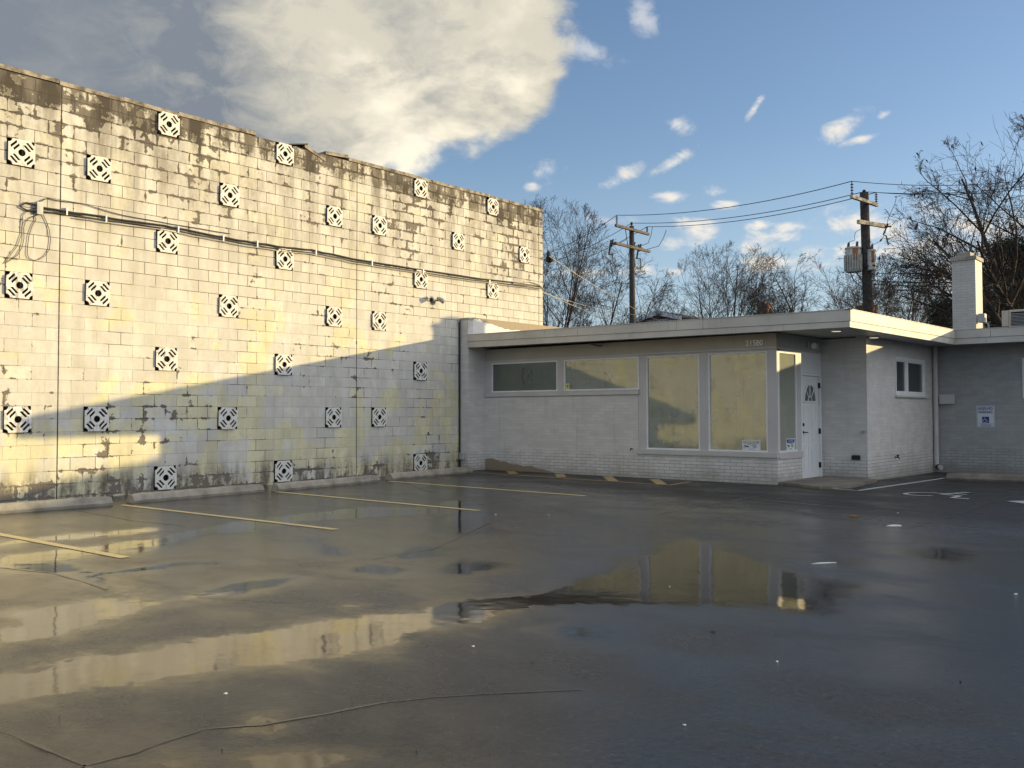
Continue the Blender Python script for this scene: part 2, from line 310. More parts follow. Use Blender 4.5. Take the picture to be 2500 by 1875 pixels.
MT = dict(
    block=mat_block(), vent=simple('vent_white', (.66, .65, .61), .6, var=.12, scale=14, bump=.2), dark=simple('black_recess', (.012, .011, .010), .9, var=.1),
    coping=simple('weathered_coping', (.24, .21, .17), .85, var=.65, scale=5, bump=.7), tar=simple('roofing_felt', (.045, .042, .04), .8),
    brick=mat_brick('white_brick'), brickg=mat_brick('grey_painted_brick', (.34, .345, .34)), bricks=mat_brick('white_brick_parged', stain=True), brickc=mat_brick('chimney_brick', (.50, .48, .44), chimney=True),  # east wall: white brick darkened, its dim light put into the colour
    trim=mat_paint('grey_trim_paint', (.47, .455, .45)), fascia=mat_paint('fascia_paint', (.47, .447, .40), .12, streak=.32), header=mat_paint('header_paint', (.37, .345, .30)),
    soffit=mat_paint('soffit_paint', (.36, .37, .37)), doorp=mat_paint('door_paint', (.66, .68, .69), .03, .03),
    glass=mat_glass('window_glass', .24, (.58, .60, .56), .27, (.70, .74, .66)), glassd=mat_glass('dusty_window_glass', .08, (.40, .41, .38), .42), glassp=mat_glass('dark_window_glass', .06, (.35, .38, .38), .03, (.8, .85, .9)),
    inner=simple('interior_plaster', (.62, .60, .52), .8, var=.05), asphalt=mat_asphalt(), yellow=mat_marking('yellow_marking', (.62, .47, .20)), yellow2=mat_marking('hatch_marking', (.40, .27, .08)), white=mat_marking('white_marking', (.40, .43, .44)),
    conc=mat_concrete(), slab=mat_concrete('step_concrete', (.22, .19, .155)), parapet=mat_parapet(), red=mat_redbrick(),
    metal=simple('dark_metal', (.03, .03, .032), .45, .6), grey=simple('grey_metal', (.36, .37, .37), .5, .2), whitem=simple('white_enamel', (.70, .71, .72), .4, var=.05),
    beige=simple('beige_enamel', (.50, .44, .35), .5, var=.05), cable=simple('cable_black', (.02, .018, .016), .5), cablel=simple('cable_grey', (.38, .35, .28), .6),
    wood=simple('weathered_pole_wood', (.038, .031, .027), .9, var=.5, scale=10, bump=.5), armd=simple('dark_crossarm_wood', (.10, .082, .065), .8, var=.3, scale=8), arm=simple('crossarm_wood', (.50, .43, .32), .8, var=.2, scale=8),
    porc=simple('brown_porcelain', (.06, .035, .03), .3), bark=simple('bark', (.060, .054, .050), .95, var=.4, scale=3), barkb=simple('brown_bark', (.10, .082, .068), .95, var=.4, scale=3), barkd=simple('dark_bark', (.035, .028, .024), .95, var=.4, scale=3),
    needle=simple('evergreen_needles', (.020, .032, .018), .8, var=.5, scale=2), leaf=simple('dry_leaf', (.05, .03, .018), .8), shingle=simple('grey_shingle', (.13, .12, .12), .9, var=.3, scale=12), gable=simple('gable_shadow_brick', (.13, .07, .05), .9),  # gable triangle: one dark brown brick colour
    sidew=simple('white_siding', (.66, .66, .64), .6), rust=simple('rusty_tank', (.27, .10, .045), .8, var=.5, scale=7), tank=simple('tank_grey', (.44, .43, .39), .5, var=.2, scale=8), blue=simple('sign_blue', (.010, .025, .26), .5, var=.02), signw=simple('sign_white', (.62, .66, .66), .45, var=.03), signg=simple('sign_grey', (.42, .40, .33), .5, var=.03), signk=simple('sign_dark_ink', (.02, .035, .05), .5),
    straw=simple('dried_grass', (.62, .54, .26), .8, var=.3, scale=20), twig=simple('pale_twig', (.55, .52, .40), .7), litter=simple('white_litter', (.58, .58, .57), .6), orange=simple('orange_leaf', (.25, .12, .04), .7), num=simple('painted_number', (.86, .85, .80), .4), rubber=simple('black_gap', (.01, .01, .01), .8),
)
def mat_vent():
    m, t, b, out = newmat('vent_white'); o = t.N('ShaderNodeTexCoord').outputs['Object']; rnd = t.N('ShaderNodeObjectInfo').outputs['Random']
    vm_ = t.N('ShaderNodeVectorMath', operation='ADD'); t.l.new(o, vm_.inputs[0]); t.l.new(t.comb(t.m('MULTIPLY', rnd, 37.), t.m('MULTIPLY', rnd, 91.), 0.), vm_.inputs[1]); p = vm_.outputs[0]
    n = t.noise(t.scale(p, (1, 1.5, .6)), 12, 7, .7); k = t.ss(t.m('ADD', n, t.m('MULTIPLY', t.m('SUBTRACT', rnd, .5), .12)), .50, .66, 0, .75)
    c = t.mix(k, t.mix(rnd, (.64, .63, .58), (.72, .71, .68)), (.25, .22, .17)); c = t.mix(t.ss(t.noise(p, 22, 5, .6), .66, .69), c, (.14, .12, .10))
    t.l.new(c, b.inputs['Base Color']); b.inputs['Roughness'].default_value = .8
    return m
MT['vent'] = mat_vent(); MT['glassh'] = mat_glass('high_window_glass', .14, (.42, .46, .47), .14, (.62, .72, .66))
lm, t_, b_, _o = newmat('lit_lamp_lens'); b_.inputs['Base Color'].default_value = (.8, .75, .65, 1); b_.inputs['Emission Color'].default_value = (1, .86, .62, 1); b_.inputs['Emission Strength'].default_value = .45; MT['lens'] = lm

# ------------------------------------------------------------------ mesh helpers (heights measured from the vents' base row; build() adds Z0)
class MB:
    def __init__(s): s.v = []; s.f = []; s.mi = []; s.cm = 0
    def add(s, vs, fs):
        k = len(s.v); s.v += [tuple(map(float, p)) for p in vs]; s.f += [tuple(i+k for i in f) for f in fs]; s.mi += [s.cm]*len(fs); return s
    def box(s, x0, x1, y0, y1, z0, z1):
        return s.add([(x0, y0, z0), (x1, y0, z0), (x1, y1, z0), (x0, y1, z0), (x0, y0, z1), (x1, y0, z1), (x1, y1, z1), (x0, y1, z1)],
                     [(0, 3, 2, 1), (4, 5, 6, 7), (0, 1, 5, 4), (1, 2, 6, 5), (2, 3, 7, 6), (3, 0, 4, 7)])
    def bbox(s, x0, x1, y0, y1, z0, z1, c=.01):    # box with chamfered vertical and top edges
        pts = [(x0+c, y0), (x1-c, y0), (x1, y0+c), (x1, y1-c), (x1-c, y1), (x0+c, y1), (x0, y1-c), (x0, y0+c)]
        top = [(x0+2*c, y0+c), (x1-2*c, y0+c), (x1-c, y0+2*c), (x1-c, y1-2*c), (x1-2*c, y1-c), (x0+2*c, y1-c), (x0+c, y1-2*c), (x0+c, y0+2*c)]
        vs = [(*p, z0) for p in pts]+[(*p, z1-c) for p in pts]+[(*p, z1) for p in top]
        fs = [tuple(range(7, -1, -1)), tuple(range(16, 24))]
        for a in (0, 8):
            fs += [(a+i, a+(i+1) % 8, a+8+(i+1) % 8, a+8+i) for i in range(8)]
        return s.add(vs, fs)
    def hexa(s, b, t): return s.add(list(b)+list(t), [(0, 3, 2, 1), (4, 5, 6, 7), (0, 1, 5, 4), (1, 2, 6, 5), (2, 3, 7, 6), (3, 0, 4, 7)])
    def obox(s, c, ax, ay, az):   # box from centre and three half-axis vectors
        c, ax, ay, az = map(Vector, (c, ax, ay, az))
        b = [c-ax-ay-az, c+ax-ay-az, c+ax+ay-az, c-ax+ay-az]; return s.hexa(b, [p+2*az for p in b])
    def tube(s, pts, r, n=6, cap=True):
        pts = [Vector(p) for p in pts]; m = len(pts); rr = r if isinstance(r, (list, tuple)) else [r]*m; vs = []; u = None
        for i, p in enumerate(pts):
            d = (pts[min(i+1, m-1)]-pts[max(i-1, 0)])
            d = d.normalized() if d.length > 1e-9 else Vector((0, 0, 1))
            if u is None: u = d.orthogonal().normalized()
            u = (u-d*u.dot(d)); u = u.normalized() if u.length > 1e-6 else d.orthogonal().normalized(); q = d.cross(u)
            for k in range(n):
                a = 2*math.pi*k/n; vs.append(p+(u*math.cos(a)+q*math.sin(a))*rr[i])
        fs = [(i*n+k, i*n+(k+1) % n, (i+1)*n+(k+1) % n, (i+1)*n+k) for i in range(m-1) for k in range(n)]
        if cap: fs += [tuple(range(n-1, -1, -1)), tuple(range((m-1)*n, m*n))]
        return s.add(vs, fs)
    def prism(s, poly, vec):       # 3-D polygon extruded along vec
        n = len(poly); vec = Vector(vec); a = [Vector(p) for p in poly]
        return s.add(a+[p+vec for p in a], [tuple(range(n-1, -1, -1)), tuple(range(n, 2*n))]+[(i, (i+1) % n, n+(i+1) % n, n+i) for i in range(n)])
    def build(s, name, mat, parent=None, smooth=False, origin=None, raw=False):
        vs = s.v
        if not raw: vs = [(x, y, z+Z0) for x, y, z in vs]
        loc = Vector((0, 0, 0))
        if parent is None and origin is None and not raw:
            a = np.array(vs); loc = Vector(((a[:, 0].min()+a[:, 0].max())/2, (a[:, 1].min()+a[:, 1].max())/2, a[:, 2].min()))
        elif origin is not None: loc = Vector(origin)
        me = bpy.data.meshes.new(name)
        if loc.length: vs = [(x-loc.x, y-loc.y, z-loc.z) for x, y, z in vs]
        me.from_pydata(vs, [], s.f)
        for mm in (mat if isinstance(mat, (list, tuple)) else [mat]): me.materials.append(MT[mm] if isinstance(mm, str) else mm)
        me.polygons.foreach_set('material_index', s.mi)
        if smooth: me.polygons.foreach_set('use_smooth', [True]*len(me.polygons))
        me.update(); o = bpy.data.objects.new(name, me); col.objects.link(o); o.location = loc
        if parent is not None: attach(o, parent)
        return o
def wloc(o):
    v = Vector(o.location)
    while o.parent: o = o.parent; v += Vector(o.location)
    return v
def attach(o, parent):
    o.location = Vector(o.location)-wloc(parent); o.parent = parent
def tag(o, label, cat, group=None, kind=None):
    if label: o['label'] = label
    if cat: o['category'] = cat
    if group: o['group'] = group
    if kind: o['kind'] = kind
    return o
def thing(name, label, cat, loc, group=None):
    o = bpy.data.objects.new(name, None); col.objects.link(o); o.empty_display_size = .2
    o.location = (loc[0], loc[1], loc[2]+Z0); return tag(o, label, cat, group)
def struct(o): o['kind'] = 'structure'; return o
def text_mesh(txt, size, ext=.002, bold=0.):
    cu = bpy.data.curves.new('t', 'FONT'); cu.body = txt; cu.size = size; cu.extrude = ext; cu.offset = bold; cu.align_x = 'CENTER'; cu.align_y = 'CENTER'; cu.resolution_u = 3
    o = bpy.data.objects.new('t', cu); col.objects.link(o); bpy.context.view_layer.update()
    me = bpy.data.meshes.new_from_object(o.evaluated_get(bpy.context.evaluated_depsgraph_get())); bpy.data.objects.remove(o); bpy.data.curves.remove(cu); return me
def add_text(mb, txt, size, origin, xdir, ydir, ext=.002, bold=0., wide=1.):
    me = text_mesh(txt, size, ext, bold); o, x, y = Vector(origin), Vector(xdir), Vector(ydir); z = x.cross(y)
    mb.add([o+x*v.co.x*wide+y*v.co.y+z*v.co.z for v in me.vertices], [tuple(p.vertices) for p in me.polygons]); bpy.data.meshes.remove(me)
    return mb
random.seed(4)

# ------------------------------------------------------------------ the lot
def g1(x, y): return (x/2.288, 1150+y/2.288)
def g2(x, y): return (800+x/2.288, 1150+y/2.288)
def g3(x, y): return (1600+x/2.288, 1150+y/2.288)
PUD = [
 [g1(*p) for p in ((-200, 425), (0, 398), (300, 365), (560, 345), (840, 318), (915, 320), (700, 355), (400, 380), (150, 402), (0, 418), (-200, 450))],
 [g1(*p) for p in ((-200, 500), (0, 488), (90, 470), (520, 420), (700, 390), (860, 380), (1150, 310), (1500, 262), (2059, 200), (2500, 205), (2500, 240), (2059, 255), (1700, 282), (1430, 335), (1150, 352), (980, 402), (850, 435), (700, 482), (540, 476), (400, 505), (470, 556), (300, 568), (80, 545), (-200, 540))],
 [g1(*p) for p in ((430, 545), (540, 572), (650, 640), (850, 708), (800, 724), (690, 700), (560, 655))],
 [g1(*p) for p in ((580, 574), (800, 540), (1000, 512), (1250, 512), (1000, 532), (800, 556))],
 [g1(*p) for p in ((60, 792), (330, 742), (480, 702), (700, 717), (860, 732), (1040, 702), (1100, 680), (1500, 600), (1660, 600), (1350, 692), (1050, 712), (900, 748), (560, 832), (300, 922), (-150, 985), (-100, 900), (160, 880), (100, 820))],
 [g1(*p) for p in ((-250, 1180), (180, 1120), (330, 1050), (600, 1030), (860, 1000), (1100, 935), (1500, 890), (2059, 800), (2370, 780), (2600, 720), (2750, 715), (3000, 690), (3350, 580), (3859, 380), (4000, 440), (4500, 600), (4700, 640), (4500, 775), (4200, 740), (3859, 742), (3500, 745), (3030, 760), (2780, 790), (2660, 850), (2400, 880), (2059, 1000), (1500, 1080), (900, 1160), (330, 1250), (0, 1300), (-250, 1330))],
 [g1(*p) for p in ((1930, 752), (1980, 744), (2025, 752), (1975, 768))],
 [g1(*p) for p in ((1370, 1420), (1440, 1392), (1540, 1400), (1570, 1430), (1500, 1455), (1420, 1450))],
 [g1(*p) for p in ((890, 1625), (960, 1600), (1040, 1625), (1000, 1655), (930, 1650))],
 [g1(*p) for p in ((1410, 1600), (1600, 1580), (1900, 1590), (1900, 1640), (1700, 1700), (1450, 1690))],
 [g2(*p) for p in ((330, 470), (520, 425), (700, 430), (600, 470), (420, 490))],
 [g2(*p) for p in ((600, 572), (700, 520), (880, 520), (900, 552), (760, 580))],
 [g2(*p) for p in ((40, 552), (250, 520), (500, 552), (330, 580))],
 [g2(*p) for p in ((1210, 890), (1380, 870), (1560, 905), (1480, 930), (1300, 915))],
 [g2(*p) for p in ((640, 170), (740, 165), (830, 230), (900, 330), (700, 345), (690, 260))],
 [g3(*p) for p in ((1530, 448), (1620, 438), (1680, 458), (1600, 490), (1530, 485))],
 [g1(*p) for p in ((1580, 372), (1720, 372), (1850, 410), (1930, 480), (1850, 465), (1780, 420))],
]
fx = np.concatenate([[-900, -300, -100, -40, -15, -6, -3], np.arange(-1, 24.01, .07), [26, 30, 40, 80, 200, 900]])
fy = np.concatenate([[-900, -300, -100, -40, -20, -12], np.arange(-8, 18, .07), [19, 22, 30, 60, 150, 400, 900]])
GX, GY = np.meshgrid(fx, fy); Pn = np.c_[GX.ravel(), GY.ravel()]
wet = np.zeros(len(Pn))
for k, poly in enumerate(PUD):
    P = np.array([G(*p)[:2] for p in poly]); lo = P.min(0)-1; hi_ = P.max(0)+1
    ix = np.where(((Pn > lo) & (Pn < hi_)).all(1))[0]; q = Pn[ix]
    ins = np.zeros(len(ix), bool); dmin = np.full(len(ix), 9.)
    for i in range(len(P)):
        a, b = P[i], P[(i+1) % len(P)]; e = b-a
        tt = np.clip(((q-a)@e)/max(e@e, 1e-9), 0, 1); dmin = np.minimum(dmin, np.linalg.norm(q-a-tt[:, None]*e, axis=1))
        cr = ((a[1] > q[:, 1]) != (b[1] > q[:, 1])); dyy = b[1]-a[1] if abs(b[1]-a[1]) > 1e-9 else 1e-9
        ins ^= cr & (q[:, 0] < (b[0]-a[0])*(q[:, 1]-a[1])/dyy+a[0])
    sdv = np.where(ins, dmin, -dmin); soft = .22 if k in (7, 8, 9, 6) else .36
    wet[ix] = np.maximum(wet[ix], np.clip(.5+sdv/soft*.5, 0, 1))
zz = np.array([hz(x, y) for x, y in Pn])+Z0
dist = np.hypot(Pn[:, 0]-CAM[0], Pn[:, 1]-CAM[1]); azp = np.degrees(np.arctan2(Pn[:, 1]-CAM[1], Pn[:, 0]-CAM[0]))
def smooth(x, a, b): u = np.clip((x-a)/(b-a), 0, 1); return u*u*(3-2*u)
film = .44+.36*smooth(dist, 4.5, 9.5)+.30*smooth(Pn[:, 0]-Pn[:, 1]*.35, 10.5, 13.5)*(1-smooth(Pn[:, 0], 15.6, 16.5))-.60*smooth(Pn[:, 1]+.25*Pn[:, 0], 7.2, 9.6)
film = np.clip(film, 0, 1)
sheen = 1-.80*smooth(Pn[:, 1]+.25*Pn[:, 0], 7.2, 9.8)-.60*smooth(Pn[:, 0]-Pn[:, 1]*.35, 10.0, 14.0)
nx, ny = len(fx), len(fy)
me = bpy.data.meshes.new('ground')
idx = (np.arange(ny-1)[:, None]*nx+np.arange(nx-1)[None]).ravel()
me.from_pydata(np.c_[Pn, zz].tolist(), [], np.c_[idx, idx+1, idx+1+nx, idx+nx].tolist())
for nm, arr in (('wet', wet), ('film', film), ('sheen', sheen)):
    a = me.attributes.new(nm, 'FLOAT', 'POINT'); a.data.foreach_set('value', arr.astype(np.float32))
me.polygons.foreach_set('use_smooth', [True]*len(me.polygons)); me.materials.append(MT['asphalt']); me.update()
ground = bpy.data.objects.new('ground', me); col.objects.link(ground); struct(ground)

def strip(mb, pts, wd, dz=.004, wob=0.):
    """a painted line following the lot; pts are lot positions"""
    P = []
    for i in range(len(pts)-1):
        a, b = np.array(pts[i][:2]), np.array(pts[i+1][:2]); n = max(2, int(np.linalg.norm(b-a)/.25))
        P += [a+(b-a)*k/n for k in range(n)]
    P.append(np.array(pts[-1][:2])); L, R = [], []
    for i, p in enumerate(P):
        d = P[min(i+1, len(P)-1)]-P[max(i-1, 0)]; d /= np.linalg.norm(d); nrm = np.array((-d[1], d[0]))
        hw = wd/2*(1+random.uniform(-wob, wob)); j = random.uniform(-wob, wob)*wd*.4
        for lst, s_ in ((L, 1), (R, -1)):
            q = p+nrm*(s_*hw+j); lst.append((q[0], q[1], hz(*q)+dz))
    n = len(P); return mb.add(L+R, [(i, n+i, n+i+1, i+1) for i in range(n-1)])
mb = MB()
for a, b in ((G(*g1(-160, 325)), G(306, 1362)), (G(298, 1233), G(820, 1293)), (G(674, 1201), G(1170, 1247)), (G(949, 1175), G(1429, 1211))): strip(mb, [a, b], .10)
struct(mb.build('yellow_parking_lines', 'yellow'))
mb = MB(); hA, hB, hC = G(1176, 1154.5), G(1634, 1184.8), G(1686, 1176.5)
strip(mb, [hA, hB, hC], .09, .004)
struct(mb.build('yellow_hatch_border', 'yellow2'))
mb = MB()
for a, b in (((1245, 1151), (1255, 1158)), ((1365, 1157.5), (1371, 1166)), ((1482, 1163.5), (1498, 1175.5)), ((1597, 1171), (1617, 1184))): strip(mb, [G(*a), G(*b)], .20, .008)
struct(mb.build('yellow_hatch_bars', 'yellow2'))
mb = MB(); strip(mb, [G(2035, 1193.5), G(2096, 1198.3), G(2304, 1168)], .10); strip(mb, [G(2480, 1227), G(2540, 1226)], .45)
struct(mb.build('white_bay_lines', 'white'))
# wheelchair symbol painted on the lot: wheel, seat, back, leg and foot
mb = MB(); sc_ = G(2296, 1210); sx, sy = Vector((.93, -.36)), Vector((.36, .93))
def S2(u, v): q = Vector((sc_[0], sc_[1]))+sx*u+sy*v; return (q.x, q.y)
wheel = [S2(-.28+.30*math.cos(a), .02+.34*math.sin(a)) for a in [math.radians(x) for x in range(75, 345, 15)]]
strip(mb, wheel, .075); strip(mb, [S2(-.15, .72), S2(-.12, .2), S2(.20, .2), S2(.38, -.22), S2(.62, -.16)], .10, .005); strip(mb, [S2(-.13, .48), S2(.15, .46)], .07, .007)
strip(mb, [S2(-.17, .92), S2(-.15, .76)], .14, .006)
struct(mb.build('painted_wheelchair_symbol', 'white'))
# ridges of old crack filler
mb = MB(); gv = MB()
for pl, wd in (([(0, 1786), (60, 1808), (140, 1842), (200, 1868), (260, 1900)], .030), ([(200, 1872), (330, 1838), (420, 1806), (500, 1780), (640, 1770), (800, 1742), (930, 1716), (1050, 1703), (1250, 1692), (1420, 1684)], .028),
               ([(170, 1243), (330, 1272), (450, 1284)], .03), ([(1600, 1257), (1700, 1238), (1800, 1220), (1950, 1194)], .06), ([(2205, 1293), (2330, 1260), (2420, 1230), (2500, 1200)], .05), ([(1840, 1218), (2000, 1234), (2160, 1246), (2280, 1250)], .09),
               ([(0, 1386), (130, 1400), (200, 1420), (260, 1440)], .035), ([(910, 1366), (1060, 1340), (1200, 1275)], .03), ([(480, 1458), (640, 1468), (720, 1472)], .02), ([(990, 1178), (1030, 1195), (1060, 1203)], .03), ([(2360, 1250), (2440, 1262), (2520, 1272)], .04)):
    strip(mb, [G(*p) for p in pl], wd*.5, .002, .7)
    P_ = [G(*p) for p in pl]
    for i in range(len(P_)-1):          # the groove comes and goes
        a, b = np.array(P_[i][:2]), np.array(P_[i+1][:2]); L_ = np.linalg.norm(b-a); n_ = max(1, int(L_/.35))
        for k in range(n_):
            if random.random() < .38:
                t0, t1 = k/n_, (k+random.uniform(.5, 1))/n_; off = np.array((random.uniform(-.006, .006), -.5*wd+random.uniform(-.004, .004))); strip(gv, [a+(b-a)*t0+off, a+(b-a)*t1+off], random.uniform(.002, .006), .006, .5)
cf = struct(mb.build('crack_filler', 'asphalt')); n_ = len(cf.data.vertices)
for nm, val in (('wet', .0), ('film', .75), ('sheen', .95)):
    a = cf.data.attributes.new(nm, 'FLOAT', 'POINT'); a.data.foreach_set('value', [val]*n_)
struct(gv.build('crack_groove', simple('crack_groove', (.014, .012, .010), .3, spec=.6)))

# ------------------------------------------------------------------ the tall block building on the left
WY0, WY1, WT = -26., 12.97, 5.283
bb = thing('block_building', 'tall windowless block building with peeling cream and white paint and rows of pierced vent blocks', 'building', (0, 5, -1.26))
vents = [(0, 20), (1, 20), (2, 25), (3, 20), (2, 15), (4, 25), (4, 15), (0, 10), (1, 10), (3, 10), (2, 5), (0, 0), (1, 0), (3, 0), (2, -5), (4, 5), (4, -5), (5, 20), (6, 20), (7, 25), (9, 25), (8, 20), (10, 20), (7, 15), (9, 15), (5, 10), (6, 10), (7, 5), (5, 0), (6, 0), (7, -5)]
for c_ in range(-1, -21, -1):        # the run of wall that shows in the windows
    vents += [(c_, r) for r in ((20, 10, 0) if c_ % 5 in (0, 1, 3) else (25, 15, 5, -5))]
H = .2032
ys = sorted({WY0, WY1}|{round(c_*1.2192+s*H, 4) for c_, r in vents for s in (-1, 1)})
zs = sorted({-1.5, WT}|{round((r+s)*H, 4) for c_, r in vents for s in (-1, 1)})
holes = {(round(c_*1.2192-H, 4), round((r-1)*H, 4)) for c_, r in vents}
mb = MB()
for i in range(len(ys)-1):
    for j in range(len(zs)-1):
        if (ys[i], zs[j]) in holes and zs[j] >= -1.5: continue
        inside = any(abs(ys[i]-a) < 1e-6 and b-1e-6 <= zs[j] < b+.4 for a, b in holes)
        if inside: continue
        mb.add([(0, ys[i], zs[j]), (0, ys[i+1], zs[j]), (0, ys[i+1], zs[j+1]), (0, ys[i], zs[j+1])], [(0, 1, 2, 3)])
D = 14.
mb.add([(0, WY1, -1.5), (-D, WY1, -1.5), (-D, WY1, WT), (0, WY1, WT)], [(0, 1, 2, 3)])
mb.add([(-.2, WY1-.2, WT), (-.2, WY0, WT), (0, WY0, WT), (0, WY1, WT), (-D, WY1, WT), (-D, WY1-.2, WT)], [(0, 1, 2, 3), (0, 3, 4, 5)])
mb.add([(0, WY0, -1.5), (0, WY0, WT), (-D, WY0, WT), (-D, WY0, -1.5)], [(0, 1, 2, 3)])
mb.add([(-.2, WY0, WT-.6), (-.2, WY1, WT-.6), (-.2, WY1, WT), (-.2, WY0, WT)], [(0, 1, 2, 3)])
mb.build('wall', 'block', bb)
MB().add([(-D, WY0, WT-.5), (-.2, WY0, WT-.5), (-.2, WY1, WT-.5), (-D, WY1, WT-.5)], [(0, 1, 2, 3)]).build('roof', 'tar', bb)
# pierced vent block: plate cut through by a round hole, quarter rounds and eight slots
def vent_mesh():
    cu = bpy.data.curves.new('v', 'CURVE'); cu.dimensions = '2D'; cu.fill_mode = 'BOTH'; cu.extrude = .009
    h = .198
    def sp(pts):
        s_ = cu.splines.new('POLY'); s_.points.add(len(pts)-1)
        for p, q in zip(s_.points, pts): p.co = (q[0], q[1], 0, 1)
        s_.use_cyclic_u = True
    r = .060; out = []
    for cx, cy, a0 in ((-1, -1, 90), (1, -1, 180), (1, 1, 270), (-1, 1, 0)):
        arc = [(cx*h+r*math.cos(math.radians(a0-90+d)), cy*h+r*math.sin(math.radians(a0-90+d))) for d in (90, 60, 30, 0)]
        out += arc
    # order: each corner arc runs so that the outline stays convex between corners
    out = []
    for k, (cx, cy) in enumerate(((-1, -1), (1, -1), (1, 1), (-1, 1))):
        st = {0: 90, 1: 180, 2: 270, 3: 360}[k]
        out += [(cx*h+r*math.cos(math.radians(st-d)), cy*h+r*math.sin(math.radians(st-d))) for d in (0, 30, 60, 90)]
    sp(out); sp([(.054*math.cos(a), .054*math.sin(a)) for a in [2*math.pi*k/20 for k in range(20)]])
    for qx, qy in ((-1, 1), (1, 1), (1, -1), (-1, -1)):
        for cc, L, t in ((.1190, .065, .0165), (.0785, .060, .0165)):
            c = Vector((qx*cc, qy*cc)); d = Vector((1, -1 if qx*qy > 0 else 1)).normalized(); n = Vector((-d.y, d.x))
            # ends cut upright like the cast block
            sp([tuple(c+d*L+n*t+d*(t*.6)), tuple(c-d*L+n*t+d*(t*.6)), tuple(c-d*L-n*t-d*(t*.6)), tuple(c+d*L-n*t-d*(t*.6))])
    o = bpy.data.objects.new('v', cu); col.objects.link(o); bpy.context.view_layer.update()
    me = bpy.data.meshes.new_from_object(o.evaluated_get(bpy.context.evaluated_depsgraph_get())); bpy.data.objects.remove(o)
    m2 = bpy.data.meshes.new('vent_block'); k = len(me.vertices)
    vs = [(v.co.z+.030, v.co.x, v.co.y) for v in me.vertices]; fs = [tuple(p.vertices) for p in me.polygons]; mi = [0]*len(fs)
    q = .2032; d = -.11
    vs += [(0, -q, -q), (0, q, -q), (0, q, q), (0, -q, q), (d, -q, -q), (d, q, -q), (d, q, q), (d, -q, q)]
    fs += [(k+4, k+5, k+6, k+7), (k, k+1, k+5, k+4), (k+1, k+2, k+6, k+5), (k+2, k+3, k+7, k+6), (k+3, k, k+4, k+7)]; mi += [1]*5
    # cross web behind the plate
    m2.from_pydata(vs, [], fs); m2.materials.append(MT['vent']); m2.materials.append(MT['dark']); m2.polygons.foreach_set('material_index', mi); m2.update(); return m2
vm = vent_mesh(); first = None; rv = random.Random(5)
for c_, r in vents:
    o = bpy.data.objects.new('vent_block', vm) if first is None else first.copy()
    if first is None: first = o
    col.objects.link(o); o.parent = bb; o.location = Vector((rv.uniform(-.004, .005), c_*1.2192+rv.uniform(-.003, .003), r*H+Z0+rv.uniform(-.003, .003)))-Vector(bb.location); o.rotation_euler = (rv.uniform(-.012, .012), 0, rv.uniform(-.012, .012))
# coping
y = WY0; stones = []
for a, b, dz, tl in ((-26, -20, 0, 0), (-20, -14, 0, 0), (-14, -9, 0, 0), (-9, -5, 0, 0), (-5, -2.3, 0, .0), (-2.3, .56, 0, .003), (.57, 1.62, -.012, 0), (1.625, 2.63, .0, -.006), (2.635, 3.4, .004, 0), (3.405, 4.226, .0, .004),
                     (5.35, 5.86, .035, -.045), (5.87, 6.45, .004, .01), (6.47, 8.0, 0, .0), (8.01, 8.9, .008, -.004), (8.92, 9.95, 0, 0), (9.97, 10.9, .0, .004), (10.93, 11.6, -.006, 0), (11.62, 12.35, .002, -.004), (12.37, 12.99, -.004, 0)):
    h0, h1 = WT+.002+dz, WT+.002+dz+tl*4; x0 = .016+random.uniform(-.004, .004); th = .066
    MB().hexa([(-.24, a, h0-.0), (x0, a, h0-.0), (x0, b, h1), (-.24, b, h1)], [(-.24, a, h0+th), (x0, a, h0+th), (x0, b, h1+th), (-.24, b, h1+th)]).build('coping_stone', 'coping', bb)
MB().hexa([(-.2, 5.0, WT+.03), (.02, 5.0, WT+.01), (.03, 5.42, WT+.10), (-.2, 5.42, WT+.10)], [(-.2, 5.0, WT+.045), (.02, 5.0, WT+.03), (.03, 5.42, WT+.125), (-.2, 5.42, WT+.125)]).build('loose_felt_flap', 'tar', bb)

# cable bundle pinned along the wall, with its loops at the left end
def W0(x, y, off=.03): p = onx(0, x, y); return (off, p[1], p[2])
cb_ = thing('cable_bundle', 'black cables running along the block wall beneath the upper vents', 'cables', (0.03, 5, 2.5))
ZZ = lambda x, y: (x/6.635, 450+y/6.635)
main = [W0(*ZZ(620, 380)), W0(180, 520), W0(270, 533), W0(400, 551), W0(500, 571), W0(600, 590), W0(700, 605), W0(760, 611), W0(860, 632), W0(1000, 655), W0(1150, 678), W0(1250, 690), W0(1318, 700)]
def wavy(pts, amp, sub=4):
    out = []
    for i in range(len(pts)-1):
        a, b = Vector(pts[i]), Vector(pts[i+1])
        for k in range(sub): out.append(a.lerp(b, k/sub)+Vector((0, 0, random.uniform(-amp, amp))))
    return out+[Vector(pts[-1])]
MB().tube(wavy(main, .008), .017, 6).build('thick_cable', 'cable', cb_)
MB().tube(wavy([(x+.012, y, z-.05) for x, y, z in main], .008), .011, 5).build('thick_cable', 'cable', cb_)
MB().tube(wavy([(x+.02, y, z-.085) for x, y, z in main[1:]], .006), .009, 5).build('pale_cable', 'cablel', cb_)
up_ = [W0(*ZZ(590, 300)), W0(*ZZ(750, 230)), W0(*ZZ(960, 275)), W0(*ZZ(1327, 320)), W0(300, 527), W0(420, 548), W0(560, 571)]
MB().tube(wavy(up_, .004), .007, 5).build('thin_cable', 'cable', cb_)
MB().tube([W0(*ZZ(*q)) for q in ((620, 350), (410, 300), (310, 365), (430, 430), (640, 455), (960, 470), (1327, 500))], .013, 6).build('cable_loop', 'cable', cb_)
